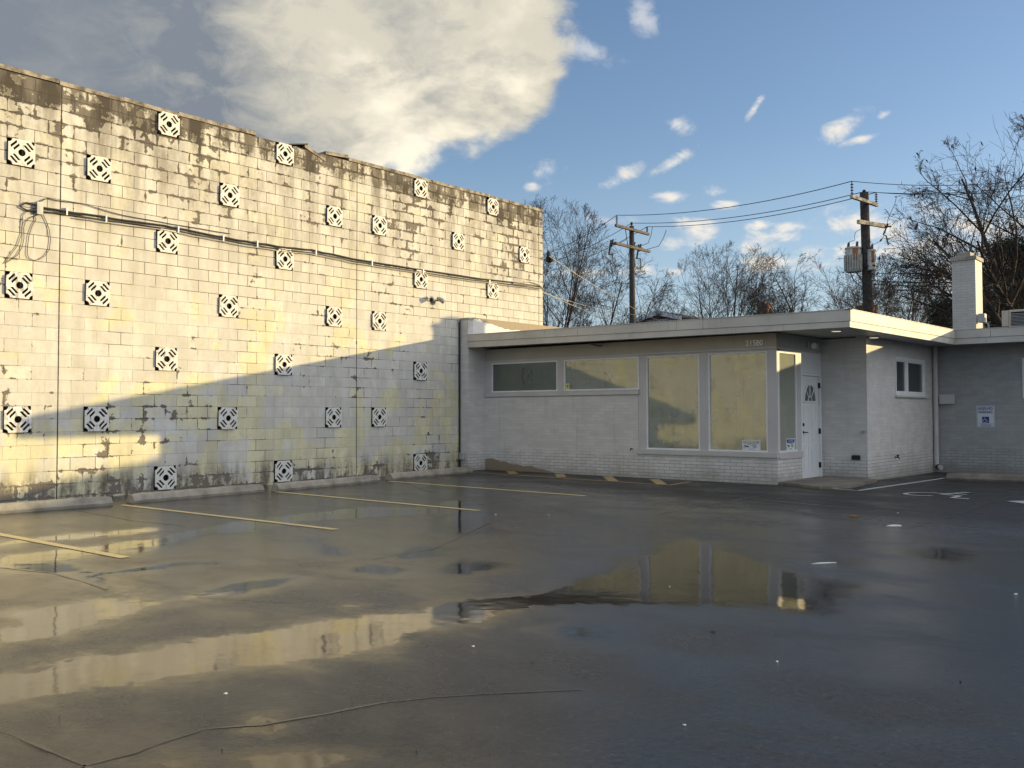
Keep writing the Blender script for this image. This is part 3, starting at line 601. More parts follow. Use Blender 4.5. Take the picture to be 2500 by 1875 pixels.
MB().tube([W0(*ZZ(*q), .02) for q in ((570, 390), (440, 420), (360, 500), (350, 640), (345, 800), (270, 1000), (150, 1160), (65, 1285), (130, 1250), (270, 1150), (345, 1030), (380, 880), (375, 700), (400, 610), (480, 540), (600, 500))], .0055, 4).build('hanging_wire', 'cable', cb_)
MB().tube([W0(*ZZ(*q), .02) for q in ((670, 460), (740, 600), (790, 740), (810, 900), (790, 1050), (720, 1160), (620, 1220), (540, 1235), (460, 1200), (430, 1120), (440, 980), (460, 830), (510, 680), (575, 570), (550, 520))], .0055, 4).build('hanging_wire', 'cable', cb_)
p = W0(*ZZ(620, 390), 0); MB().box(0, .07, p[1]-.045, p[1]+.045, p[2]-.10, p[2]+.09).build('splice_clamp', 'grey', cb_)
for x, y in ((160, 517), (256, 536), (432, 561), (542, 583), (625, 596), (768, 617), (905, 643), (1030, 664), (1192, 690)):
    p = W0(x, y); MB().box(0, .055, p[1]-.012, p[1]+.012, p[2]-.06, p[2]+.06).build('cable_clip', 'whitem', cb_)
e = W0(1318, 700); MB().tube([e, W0(1250, 692), W0(1290, 688), W0(1312, 694), (.02, 12.99, e[2]-.05), (-.1, 13.05, e[2]-.12)], .012, 6).build('cable_end', 'cablel', cb_)

# twin floodlight
tf = thing('twin_floodlight', 'small twin spotlight fixed on the sunlit block wall right of the control joint', 'floodlight', (0, *onx(0, 1056, 735)[1:]))
c0 = onx(0, 1056, 735)
MB().tube([(0, c0[1], c0[2]), (.05, c0[1], c0[2])], .045, 12).build('junction_box', 'metal', tf)
for s_ in (-1, 1):
    MB().tube([(.05, c0[1], c0[2]), (.08, c0[1]+s_*.09, c0[2]+.01)], .012, 6).build('arm', 'metal', tf)
    a = Vector((.08, c0[1]+s_*.10, c0[2]+.06)); d = Vector((.10, s_*.10, -.07))
    hd = MB().tube([a-d*.2, a+d*.1, a+d*.6, a+d*.95], [.03, .048, .055, .062], 12).build('lamp_head', 'grey', tf, True)
    MB().tube([a+d*.95, a+d*.99], .05, 12).build('lens', 'glassp', hd)
# shaded area lamp on the far corner
al = thing('corner_lamp', 'grey hooded lamp on a bracket at the far corner of the block wall', 'wall lamp', (0, 13.1, 3.3))
c0 = ony(13.15, 1329, 634)
MB().tube([(-.15, 12.97, c0[2]+.28), (-.02, 13.2, c0[2]+.34), (.0, 13.2, c0[2]+.22)], .02, 6).build('bracket', 'grey', al)
MB().tube([(.0, 13.2, c0[2]+.24), (.01, 13.2, c0[2]+.14), (.05, 13.2, c0[2]-.04)], [.02, .05, .11], 12).build('hood', 'metal', al, True)
MB().tube([(.05, 13.2, c0[2]-.035), (.055, 13.2, c0[2]-.07)], [.09, .07], 12).build('lens', 'metal', al)
# dark strip standing in for the shade in the gap between the two buildings
MB().tube([(.02, 9.79, -1.2), (.02, 9.79, 2.2)], .018, 8).build('corner_pipe', 'metal')
tag(bpy.data.objects['corner_pipe'], 'thin dark pipe rising in the corner between block wall and white brick pier', 'pipe')
MB().bbox(.05, .19, 9.74, 9.83, -.98, -.83).build('corner_socket_box', 'grey'); tag(bpy.data.objects['corner_socket_box'], 'small grey electrical box low on the white brick pier', 'socket box')

# ------------------------------------------------------------------ wheel stops
def stop(a, b, label, grp='concrete wheel stops along the block wall', deep=.19, hgt=.145, mat='conc'):
    a, b = Vector(a[:2]), Vector(b[:2]); d = (b-a).normalized(); n = Vector((-d.y, d.x)); 
    mb = MB(); L = (b-a).length; sec = [(0, 0), (-.012, .05), (.03, hgt-.02), (.05, hgt), (deep-.05, hgt), (deep-.03, hgt-.02), (deep+.012, .05), (deep, 0)]
    st = []; N = 16
    for k in range(N+1):
        t = k/N; p = a+d*L*t; z = hz(*p); sq = 1-(.10 if k in (0, N) else 0); j = random.uniform(-.003, .003)
        st += [(p.x+n.x*(u*1.)+j, p.y+n.y*u, z-.01+v*sq+j) for u, v in sec]
    m = len(sec); fs = [(k*m+i, k*m+(i+1) % m, (k+1)*m+(i+1) % m, (k+1)*m+i) for k in range(N) for i in range(m)]+[tuple(range(m-1, -1, -1)), tuple(range(N*m, N*m+m))]
    mb.add(st, [f[::-1] for f in fs]); return tag(mb.build('wheel_stop', mat), label, 'wheel stop', grp)
k1b = G(275, 1234); k2a = G(327, 1229); k2b = G(645, 1201); k3a = G(681, 1200); k3b = G(927, 1176); k4a = G(958, 1172.5); k4b = G(1155, 1154)
stop((k1b[0]-.05, k1b[1]-2.2), k1b, 'sunlit concrete wheel stop cut off by the left edge of the photo')
stop(k2a, k2b, 'second concrete wheel stop from the left, shaded except its sunlit left end')
stop(k3a, k3b, 'shaded concrete wheel stop, third from the left')
stop(k4a, k4b, 'shaded concrete wheel stop nearest the white brick pier')
q1 = G(2317, 1170); stop((12.6, q1[1]), (q1[0], q1[1]), 'dark concrete wheel stop under the reserved parking sign', None, .19, .15, 'slab')

# ------------------------------------------------------------------ the low white brick office
YF, YW, XS, YE, XW, Y3 = 9.80, 10.412, 7.49, 12.57, 8.398, 17.03
ZB = -1.45
ob = thing('office_building', 'low white painted brick office with flat overhanging roof and large corner windows', 'building', (6, 13, -1.26))
MB().box(.03, .266, 9.83, 16.9, ZB, 1.56).build('pier', 'brick', ob)
MB().box(.03, .266, 9.83, 10.0, 1.56, 2.24).build('pier_top', 'brick', ob)
MB().box(.02, .285, 9.815, 9.99, 2.24, 2.285).build('pier_cap', 'header', ob)
MB().box(.04, .262, 10.0, 19.0, 1.56, 2.30).build('parapet', 'parapet', ob)
mb = MB().box(.266, 4.47, YW, YW+.2, ZB, .455); mb.box(4.47, XS-.002, YW+.001, YW+.2, ZB, -.765)
mb.build('front_wall', 'bricks', ob)
mb = MB().box(XS-.2, XS, YW+.003, 11.552, ZB, -.79); mb.build('side_wall', 'brick', ob)
mb = MB().box(7.0, XW-.001, YE, YE+.2, ZB, 1.56); mb.build('porch_wall', 'brick', ob)
mb = MB()
wl, wr, wb, wt = 14.28, 16.32, .44, 1.24
mb.box(XW-.2, XW, YE-.003, wl, ZB, 1.60); mb.box(XW-.2, XW, wl, wr, ZB, wb); mb.box(XW-.2, XW, wr, Y3+.2, ZB, 1.62); mb.box(XW-.2, XW, wl, wr, wt+.02, 1.61)
mb.build('wing_wall', 'brick', ob)
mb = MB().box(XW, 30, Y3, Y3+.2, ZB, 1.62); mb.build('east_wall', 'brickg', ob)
# header band
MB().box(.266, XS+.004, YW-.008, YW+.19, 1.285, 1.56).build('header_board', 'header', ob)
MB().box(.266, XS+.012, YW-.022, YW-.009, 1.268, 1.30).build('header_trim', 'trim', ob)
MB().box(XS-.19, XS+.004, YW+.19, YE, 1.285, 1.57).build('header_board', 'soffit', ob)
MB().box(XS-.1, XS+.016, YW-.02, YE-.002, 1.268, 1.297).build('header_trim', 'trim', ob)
# posts and boards round the windows
mb = MB()
P = YW-.004
for x0, x1, z0, z1 in ((.266, .47, .455, 1.268), (2.395, 2.575, .455, 1.268), (.47, 2.395, 1.24, 1.268), (2.575, 4.50, 1.24, 1.268)): mb.box(x0, x1, P, P+.12, z0, z1)
P = YW+.012
for x0, x1, z0, z1 in ((4.472, 4.66, -.765, 1.268), (5.88, 6.07, -.765, 1.268), (7.30, XS, -.765, 1.268), (4.66, 5.88, 1.235, 1.268), (6.07, 7.30, 1.235, 1.268)): mb.box(x0, x1, P, P+.12, z0, z1)
mb.box(XS-.11, XS+.001, YW+.133, 10.47, -.79, 1.267); mb.box(XS-.11, XS+.001, 11.31, 11.515, -.79, 1.267); mb.box(XS-.11, XS+.001, 10.47, 11.31, 1.225, 1.267)
mb.build('window_posts', 'trim', ob)
mb = MB().box(XS-.12, XS-.012, 11.515, YE, .86, 1.268); mb.box(XS-.12, XS-.014, 12.50, YE, ZB, .86); mb.box(XS-.12, XS-.013, 11.552, 11.56, ZB, .86); mb.build('door_surround', 'doorp', ob)
mb = MB().bbox(.266, 4.50, YW-.035, YW+.05, .46, .555, .006); mb.build('window_sill', 'trim', ob)
mb = MB().bbox(4.465, XS+.02, YW-.035, YW+.05, -.762, -.665, .006); mb.bbox(XS-.05, XS+.02, YW+.052, 11.56, -.79, -.668, .006); mb.build('window_sill', 'trim', ob)
def window(x0, x1, z0, z1, y=None, x=None, glass='glass', fr=.03, name='window', fm='whitem'):
    mb = MB(); a = .012
    def bx(u0, u1, w0, w1, dep):
        if x is None: mb.box(u0, u1, y-dep, y+.03, w0, w1)
        else: mb.box(x-.03, x+dep, u0, u1, w0, w1)
    bx(x0-fr, x1+fr, z1, z1+fr, a); bx(x0-fr, x1+fr, z0-fr, z0, a+.003); bx(x0-fr, x0, z0, z1, a); bx(x1, x1+fr, z0, z1, a)
    f = mb.build(name, fm, ob)
    g = MB()
    if x is None: g.add([(x0, y+.012, z0), (x1, y+.012, z0), (x1, y+.012, z1), (x0, y+.012, z1)], [(0, 1, 2, 3)])
    else: g.add([(x-.012, x0, z0), (x-.012, x1, z0), (x-.012, x1, z1), (x-.012, x0, z1)], [(0, 1, 2, 3)])
    g.build('pane', glass, f); return f
window(.50, 2.365, .590, 1.21, y=YW+.01, glass='glassh'); window(2.605, 4.47, .590, 1.21, y=YW+.01)
window(4.69, 5.85, -.635, 1.205, y=YW+.03); window(6.10, 7.27, -.637, 1.205, y=YW+.03)
window(10.50, 11.28, -.64, 1.195, x=XS-.01, glass='glassd')
# wing window: two sashes
mb = MB(); mb.box(XW-.1, XW+.015, wl, wl+.05, wb, wt+.02); mb.box(XW-.1, XW+.015, wr-.07, wr, wb, wt+.02); mb.box(XW-.1, XW+.014, wl+.05, wr-.07, wb, wb+.06); mb.box(XW-.1, XW+.014, wl+.05, wr-.07, wt-.05, wt+.02); mb.box(XW-.08, XW+.006, 15.0, 15.14, wb+.06, wt-.05)
wf = mb.build('window', 'whitem', ob)
for a, b in ((wl+.05, 15.0), (15.14, wr-.07)):
    s_ = MB().box(XW-.05, XW-.005, a, a+.03, wb+.06, wt-.05); s_.box(XW-.05, XW-.005, b-.03, b, wb+.06, wt-.05); s_.box(XW-.05, XW-.006, a+.03, b-.03, wb+.06, wb+.09); s_.box(XW-.05, XW-.006, a+.03, b-.03, wt-.08, wt-.05)
    so_ = s_.build('sash', 'whitem', wf); MB().add([(XW-.03, a+.03, wb+.09), (XW-.03, b-.03, wb+.09), (XW-.03, b-.03, wt-.08), (XW-.03, a+.03, wt-.08)], [(0, 1, 2, 3)]).build('pane', 'glassp', so_)
MB().bbox(XW-.02, XW+.045, wl-.03, wr+.17, .40, .437, .004).build('window_sill', 'brick', ob)
# window at the right edge of the east wall
mb = MB().box(10.26, 10.33, Y3-.03, Y3, .38, 1.27); mb.box(11.5, 11.57, Y3-.03, Y3, .38, 1.27); mb.box(10.33, 11.5, Y3-.03, Y3, 1.2, 1.27); mb.box(10.33, 11.5, Y3-.031, Y3, .38, .45)
ef = mb.build('window', 'whitem', ob); MB().add([(10.33, Y3-.008, .45), (11.5, Y3-.008, .45), (11.5, Y3-.008, 1.2), (10.33, Y3-.008, 1.2)], [(0, 1, 2, 3)]).build('pane', 'glassp', ef)
# door
DX = XS-.035
dr = MB().box(DX-.04, DX, 11.575, 12.455, -1.215, .80).build('door', 'doorp', ob)
mb = MB()
for y0, y1 in ((11.515, 11.57), (12.46, 12.53)): mb.box(XS-.1, XS+.006, y0, y1, -1.24 if y0 > 12 else -.66, .855)
mb.box(XS-.1, XS+.006, 11.57, 12.46, .805, .855); mb.build('door_frame', 'doorp', ob)
MB().box(DX-.05, DX+.03, 11.56, 12.46, -1.245, -1.217).build('threshold', 'metal', ob)
for z0, z1 in ((-.23, .22), (-1.08, -.56), (-.50, -.30)):
    for y0, y1 in ((11.70, 11.95), (12.08, 12.33)):
        p = MB(); p.box(DX, DX+.007, y0, y1, z1-.018, z1); p.box(DX, DX+.007, y0, y1, z0, z0+.018); p.box(DX, DX+.007, y0, y0+.018, z0+.018, z1-.018); p.box(DX, DX+.007, y1-.018, y1, z0+.018, z1-.018)
        p.bbox(DX, DX+.006, y0+.035, y1-.035, z0+.035, z1-.035, .002) if z1-z0 > .25 else None
        p.build('door_panel', 'doorp', dr)
fc, fz, fr_ = 12.015, .30, .29
fan = MB().add([(DX+.004, fc+fr_*math.cos(a), fz+1.15*fr_*math.sin(a)) for a in [math.pi*k/18 for k in range(19)]], [tuple(range(19))]).build('fan_light', 'glassp', dr)
mb = MB(); arc = lambda r: [(DX+.012, fc+r*math.cos(a), fz+1.15*r*math.sin(a)) for a in [math.pi*k/18 for k in range(19)]]
mb.tube(arc(fr_), .016, 6); mb.tube(arc(.085), .010, 6); mb.box(DX+.001, DX+.024, fc-fr_-.014, fc+fr_+.014, fz-.022, fz+.006)
for a in (45, 90, 135): mb.tube([(DX+.012, fc+.085*math.cos(math.radians(a)), fz+.1*math.sin(math.radians(a))), (DX+.012, fc+fr_*math.cos(math.radians(a)), fz+1.15*fr_*math.sin(math.radians(a)))], .010, 6)
mb.build('fan_light_bars', 'whitem', fan)
h_ = MB().tube([(DX, 11.65, -.31), (DX+.02, 11.65, -.31)], .032, 12).build('handle', 'metal', dr); MB().tube([(DX+.02, 11.65, -.31), (DX+.06, 11.65, -.31), (DX+.06, 11.78, -.315)], .012, 8).build('lever', 'metal', h_)
MB().tube([(DX, 11.65, -.16), (DX+.035, 11.65, -.16)], .032, 12).build('deadbolt', 'metal', dr)
for z in (.62, -.30, -.98): MB().box(XS-.036, XS+.012, 12.452, 12.472, z-.055, z+.055).build('hinge', 'metal', dr)
# fascia in two boards, running downhill a little to the corner
def board(p, q, zb, zt, th, nrm, mat='fascia', name='fascia_board'):
    (x0, y0), (x1, y1) = p, q; n = Vector(nrm)*th
    return MB().hexa([(x0, y0, zb[0]), (x1, y1, zb[1]), (x1-n.x, y1-n.y, zb[1]), (x0-n.x, y0-n.y, zb[0])], [(x0, y0, zt[0]), (x1, y1, zt[1]), (x1-n.x, y1-n.y, zt[1]), (x0-n.x, y0-n.y, zt[0])]).build(name, mat, ob)
XF, YF2 = 9.09, 16.168
def seams(p, q, cuts, zb, zt, nrm, out):
    for i in range(len(cuts)-1):
        a, b = cuts[i], cuts[i+1]; g = .004
        f = lambda t: (p[0]+(q[0]-p[0])*t, p[1]+(q[1]-p[1])*t); L = math.hypot(q[0]-p[0], q[1]-p[1])
        a_, b_ = a+g/L, b-g/L
        (x0, y0), (x1, y1) = f(a_), f(b_); lz = lambda z, t: z[0]+(z[1]-z[0])*t
        o_ = out
        board((x0+nrm[0]*o_, y0+nrm[1]*o_), (x1+nrm[0]*o_, y1+nrm[1]*o_), (lz(zb, a_), lz(zb, b_)), (lz(zt, a_), lz(zt, b_)), .03+out, nrm)
FL, FR = (.27, YF), (XF, YF)
seams(FL, FR, [0, .355, .62, .685, 1.0], (1.728, 1.634), (1.878, 1.826), (0, -1), .012)
seams(FL, FR, [0, .5, 1.0], (1.588, 1.527), (1.723, 1.629), (0, -1), .0)
SL, SR = (XF, YF+.002), (XF, YF2+.02)
seams(SL, SR, [0, .13, .55, .95, 1.0], (1.634, 1.712), (1.826, 1.892), (1, 0), .012)
seams(SL, SR, [0, .36, .86, 1.0], (1.527, 1.578), (1.629, 1.706), (1, 0), .0)
ELp, ER = (XF+.002, YF2), (30, YF2)
seams(ELp, ER, [0, .035, .12, .3, .5, .75, 1], (1.712, 1.70), (1.892, 1.88), (0, -1), .012)
seams(ELp, ER, [0, .09, .4, .7, 1], (1.578, 1.57), (1.706, 1.695), (0, -1), .0)
mb = MB()
for (x0, y0, z0), (x1, y1, z1) in (((.27, YF-.022, 1.880), (XF+.022, YF-.022, 1.828)), ((XF+.022, YF-.022, 1.828), (XF+.022, YF2-.02, 1.895)), ((XF+.022, YF2-.022, 1.895), (30, YF2-.022, 1.883))):
    d = Vector((x1-x0, y1-y0, 0)).normalized(); n = Vector((-d.y, d.x, 0))*.09
    mb.hexa([(x0, y0, z0), (x1, y1, z1), (x1+n.x, y1+n.y, z1), (x0+n.x, y0+n.y, z0)], [(x0, y0, z0+.012), (x1, y1, z1+.012), (x1+n.x, y1+n.y, z1+.012), (x0+n.x, y0+n.y, z0+.012)])
mb.build('drip_edge', 'fascia', ob)
def deck(dz, l, r, s_, name, mat):
    pts = [(.27, YF+.02, l), (XF-.02, YF+.02, r), (XF-.02, YF2+.02, s_), (30, YF2+.02, s_), (30, 30, s_), (.27, 30, s_+.05), (.27, YF2+.02, s_+.03)]
    return MB().add([(x, y, z+dz) for x, y, z in pts], [(0, 1, 2, 6), (6, 2, 3, 4, 5)]).build(name, mat, ob)
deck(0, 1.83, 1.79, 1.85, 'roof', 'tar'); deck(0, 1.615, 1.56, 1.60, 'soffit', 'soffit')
MB().box(29.8, 30, Y3, 30, ZB, 1.8).build('east_wall', 'brick', ob); MB().box(.3, 30, 29.8, 30, ZB, 1.8).build('rear_wall', 'brick', ob)
# recessed eave lights
for x, y in ((2042, 805), (2134, 821)):
    d = ray(x, y); z = 1.575; p = CAM+d*(z-CAM[2])/d[2]
    k = MB().tube([(p[0], p[1], 1.59), (p[0], p[1], 1.545)], .10, 20).build('eave_light', 'whitem', ob)
    MB().tube([(p[0], p[1], 1.544), (p[0], p[1], 1.540)], .082, 20).build('lens', 'lens', k)
# security light over the door
sl = MB().bbox(XS+.004, XS+.05, 11.80, 12.36, 1.34, 1.47).build('security_light', 'trim', ob)
MB().tube([(XS+.05, 11.93, 1.41), (XS+.12, 11.90, 1.39)], [.05, .065], 12).build('lamp_head', 'whitem', sl)
MB().tube([(XS+.05, 12.12, 1.41), (XS+.10, 12.14, 1.40)], [.045, .05], 12).build('lamp_head', 'whitem', sl)
# house number
nm = MB(); add_text(nm, '21580', .150, (7.06, YW-.014, 1.385), (1, 0, 0), (0, 0, 1), .006, .0025, .93); nm.build('house_number', 'num', ob)
# loose strip hanging from the soffit, and gaps in the soffit
d = ray(1458, 842); p = CAM+d*(1.52-CAM[2])/d[2]
MB().obox((p[0], p[1], 1.505), (.02, .17, -.02), (.045, -.01, 0), (0, 0, .006)).build('loose_soffit_strip', 'metal', ob)
MB().add([(1.9, YF+.08, 1.583), (2.9, YF+.08, 1.578), (2.9, YF+.20, 1.578), (1.9, YF+.20, 1.583)], [(3, 2, 1, 0)]).build('soffit_gap', 'rubber', ob)
# downpipe in the inner corner
dp = MB().tube([(XW+.07, 16.90, 1.60), (XW+.07, 16.90, -1.10), (XW+.10, 16.86, -1.17), (XW+.2, 16.80, -1.20)], .055, 10).build('downpipe', 'trim', ob)
for z in (1.2, 0, -.9): MB().box(XW, XW+.13, 16.88, 16.92, z-.02, z+.02).build('pipe_strap', 'trim', dp)
MB().tube([(XW+.10, 16.86, -1.165), (XW+.13, 16.84, -1.19)], .062, 10).build('pipe_boot', 'metal', dp)
# small fittings on the walls
p = ony(YE, *((lambda x, y: (1700+x/3.3175, 750+y/3.3175))(1295, 1217))); MB().bbox(p[0]-.085, p[0]+.085, YE-.03, YE, p[2]-.045, p[2]+.045).build('wall_vent', 'metal', ob)
p = ony(YE, 2109, 1054); MB().tube([(p[0], YE, p[2]), (p[0], YE-.05, p[2])], .03, 8).build('bell_push', 'grey', ob)
p = onx(XW, 2185, 1116); hb = MB().tube([(XW, p[1], p[2]), (XW+.07, p[1], p[2]), (XW+.09, p[1], p[2]-.04)], .014, 8).build('hose_tap', 'metal', ob); MB().tube([(XW+.06, p[1], p[2]+.01), (XW+.06, p[1], p[2]+.05)], [.01, .035], 8).build('tap_wheel', 'metal', hb)
p = ony(YW, *(1100+1472/3.318, 750+1145/3.318)); MB().tube([(p[0], YW, p[2]), (p[0], YW-.06, p[2]), (p[0], YW-.07, p[2]-.04)], .012, 8).build('wall_spout', 'metal', ob)
# interior
mb = MB(); mb.add([(.3, YW+.2, -1.2), (XS-.2, YW+.2, -1.2), (XS-.2, 14, -1.2), (.3, 14, -1.2)], [(0, 1, 2, 3)]); mb.add([(.3, 14, -1.2), (XS-.2, 14, -1.2), (XS-.2, 14, 1.5), (.3, 14, 1.5)], [(0, 1, 2, 3)])
mb.add([(.3, YW+.2, 1.5), (XS-.2, YW+.2, 1.5), (XS-.2, 14, 1.5), (.3, 14, 1.5)], [(3, 2, 1, 0)]); mb.add([(XS-.2, 11.56, -1.2), (XS-.2, 14, -1.2), (XS-.2, 14, 1.5), (XS-.2, 11.56, 1.5)], [(0, 1, 2, 3)]); mb.add([(.3, YW+.2, -1.2), (.3, 14, -1.2), (.3, 14, 1.5), (.3, YW+.2, 1.5)], [(0, 1, 2, 3)])
mb.box(5.0, 5.1, 12.2, 14, -1.2, 1.5)
mb.build('interior', 'inner', ob)
mb = MB(); mb.box(5.5, 5.6, 12.8, 12.9, -1.2, .9); mb.box(6.4, 6.5, 12.8, 12.9, -1.2, .9); mb.box(5.5, 6.5, 12.8, 12.9, .9, 1.0); mb.build('inner_door_frame', 'whitem', ob)
# chimney
ch = MB().box(8.42, 8.955, 18.6, 19.24, 1.7, 3.80).build('chimney', 'brickc', ob)
MB().bbox(8.385, 8.99, 18.565, 19.275, 3.80, 3.895, .01).build('chimney_cap', 'conc', ch); MB().bbox(8.52, 8.82, 18.70, 19.05, 3.895, 4.02, .01).build('flue', 'conc', ch)

# ------------------------------------------------------------------ things standing at or on the office
mb = MB(); e0 = (7.44, YW-.02); zs_ = -1.20
poly = [(7.49, 10.42), (8.16, 10.05), (8.47, 9.98), (8.56, 10.3), (8.40, 12.57), (7.49, 12.57)]
a, b_2, c2_ = G(1902, 1183.5), G(2001, 1194.5), G(2100, 1180)
poly = [(7.50, 10.43), (a[0]+.1, a[1]-.02), (b_2[0], b_2[1]), (b_2[0]+.35, b_2[1]+.55), (8.62, 12.4), (8.40, 12.57), (7.49, 12.57)]
st_ = MB().prism([(x, y, -1.33) for x, y in poly], (0, 0, .115)).build('concrete_doorstep', 'slab'); tag(st_, 'low worn concrete step at the white entrance door', 'doorstep')
# wall box
ub = thing('wall_box', 'small white box mounted on the shaded east wall beside the downpipe', 'utility box', (8.7, Y3, .27))
MB().bbox(8.55, 8.855, Y3-.10, Y3, .275, .47, .01).build('box_body', 'trim', ub); MB().bbox(8.54, 8.865, Y3-.115, Y3-.10, .27, .485, .004).build('box_lid', 'trim', ub)
# reserved parking sign
x0, x1, z0, z1 = 9.305, 9.685, -.265, .222; cx = (x0+x1)/2
rs = thing('parking_sign', 'white and blue reserved parking sign with wheelchair symbol on the east wall', 'sign', (cx, Y3, z0))
MB().bbox(x0, x1, Y3-.006, Y3-.002, z0, z1, .001).build('sign_plate', 'signw', rs)
mb = MB(); g = .012; yb = Y3-.008
for u0, u1, v0, v1 in ((x0+g, x1-g, z1-g-.005, z1-g), (x0+g, x1-g, z0+g, z0+g+.005), (x0+g, x0+g+.005, z0+g+.005, z1-g-.005), (x1-g-.005, x1-g, z0+g+.005, z1-g-.005)): mb.box(u0, u1, yb, yb+.002, v0, v1)
mb.build('sign_border', 'signk', rs)
mb = MB(); add_text(mb, 'RESERVED', .086, (cx, yb, z1-.068), (1, 0, 0), (0, 0, 1), .001, .0012, .80); add_text(mb, 'PARKING', .086, (cx, yb, z1-.148), (1, 0, 0), (0, 0, 1), .001, .0012, .82)
add_text(mb, 'STATE DISABLED PARKING', .029, (cx, yb, z0+.072), (1, 0, 0), (0, 0, 1), .001, .0003, .86); add_text(mb, 'PERMIT REQUIRED', .029, (cx, yb, z0+.037), (1, 0, 0), (0, 0, 1), .001, .0003, .9); mb.build('lettering', 'blue', rs)
bs_ = MB().box(cx-.072, cx+.072, yb-.001, yb+.002, z0+.10, z0+.238).build('symbol_panel', 'blue', rs)
mb = MB(); sy_ = yb-.003; U = lambda u, v: (cx+u, sy_, z0+.168+v)
mb.tube([U(-.018+.038*math.cos(a), -.018+.038*math.sin(a)) for a in [math.radians(q) for q in range(110, 352, 16)]], .005, 5); mb.tube([U(-.016, .036), U(-.014, -.002), U(.022, -.004), U(.038, -.038), U(.052, -.034)], .006, 5); mb.tube([U(-.014, .016), U(.014, .014)], .004, 5); mb.tube([U(-.017, .045), U(-.017, .056)], .008, 6)
mb.build('wheelchair_symbol', 'signw', bs_)
# window notices
def notice(px0, px1, py0, py1, plane, label, blue, name='notice_card'):
    if plane == 'y':
        a = ony(YW+.035, px0, py0); b = ony(YW+.035, px1, py1); X, O = Vector((1, 0, 0)), Vector((a[0], YW+.034, b[2])); wd = b[0]-a[0]; hh = a[2]-b[2]; N = Vector((0, -1, 0))
    else:
        a = onx(XS-.02, px0, py0); b = onx(XS-.02, px1, py1); X, O = Vector((0, 1, 0)), Vector((XS-.017, a[1], b[2])); wd = b[1]-a[1]; hh = a[2]-b[2]; N = Vector((1, 0, 0))
    Zv = Vector((0, 0, 1)); t = thing(name, label, 'notice', tuple(O+X*wd/2))
    def plate(u0, u1, v0, v1, k, nm_, mat): MB().hexa([O+X*u0+Zv*v0+N*k, O+X*u1+Zv*v0+N*k, O+X*u1+Zv*v1+N*k, O+X*u0+Zv*v1+N*k], [O+X*u0+Zv*v0+N*(k+.001), O+X*u1+Zv*v0+N*(k+.001), O+X*u1+Zv*v1+N*(k+.001), O+X*u0+Zv*v1+N*(k+.001)]).build(nm_, mat, t)
    plate(0, wd, 0, hh, .001, 'card', 'signw'); plate(wd*.06, wd*.94, hh*.63, hh*.93, .0025, 'heading_band', blue)
    mb = MB(); add_text(mb, 'NOTICE', hh*.25, O+X*wd/2+Zv*hh*.775+N*.005, X, Zv, .0005, 0, wd/hh*.62); mb.build('heading', 'signw', t)
    mb = MB(); add_text(mb, 'THIS AREA IS UNDER', hh*.085, O+X*wd/2+Zv*hh*.55+N*.004, X, Zv, .0005, 0, 1.1); add_text(mb, '24 HOUR', hh*.12, O+X*wd*.68+Zv*hh*.42+N*.004, X, Zv, .0005, .0004); add_text(mb, 'VIDEO', hh*.12, O+X*wd*.68+Zv*hh*.28+N*.004, X, Zv, .0005, .0004); add_text(mb, 'SURVEILLANCE', hh*.085, O+X*wd/2+Zv*hh*.10+N*.004, X, Zv, .0005); mb.build('lettering', 'signk', t)
    mb = MB(); q = lambda u, v: O+X*wd*u+Zv*hh*v+N*.004
    mb.tube([q(.12, .44), q(.34, .34)], [hh*.05, hh*.055], 8); mb.tube([q(.34, .34), q(.38, .32)], hh*.035, 8); mb.tube([q(.22, .36), q(.16, .22), q(.08, .20)], hh*.018, 6); mb.build('camera_picture', 'signk', t)
notice(1812, 1857, 1074, 1099.5, 'y', 'pale video surveillance notice in the lower corner of the largest front window', 'signg')
notice(1919, 1940, 1071, 1098, 'x', 'small surveillance notice with blue heading in the narrow corner window beside the door', 'blue')
p = ony(YW+.02, 1380.5, 936); st3 = thing('window_sticker', 'tiny yellow security sticker low in the second high window', 'sticker', (p[0]+.055, YW+.02, p[2]-.16))
x_, z_ = p[0]+.01, p[2]; MB().box(x_, x_+.10, YW+.018, YW+.019, z_-.145, z_).build('sticker_sheet', simple('sticker_yellow', (.62, .58, .22), .5), st3)
mb = MB(); 
for u, v in ((0, .02), (0, -.02), (.02, 0), (-.02, 0)): mb.tube([(x_+.05, YW+.0165, z_-.06), (x_+.05+u*1.2, YW+.0165, z_-.06+v*1.2)], .006, 5)
mb.build('sticker_emblem', 'signk', st3)
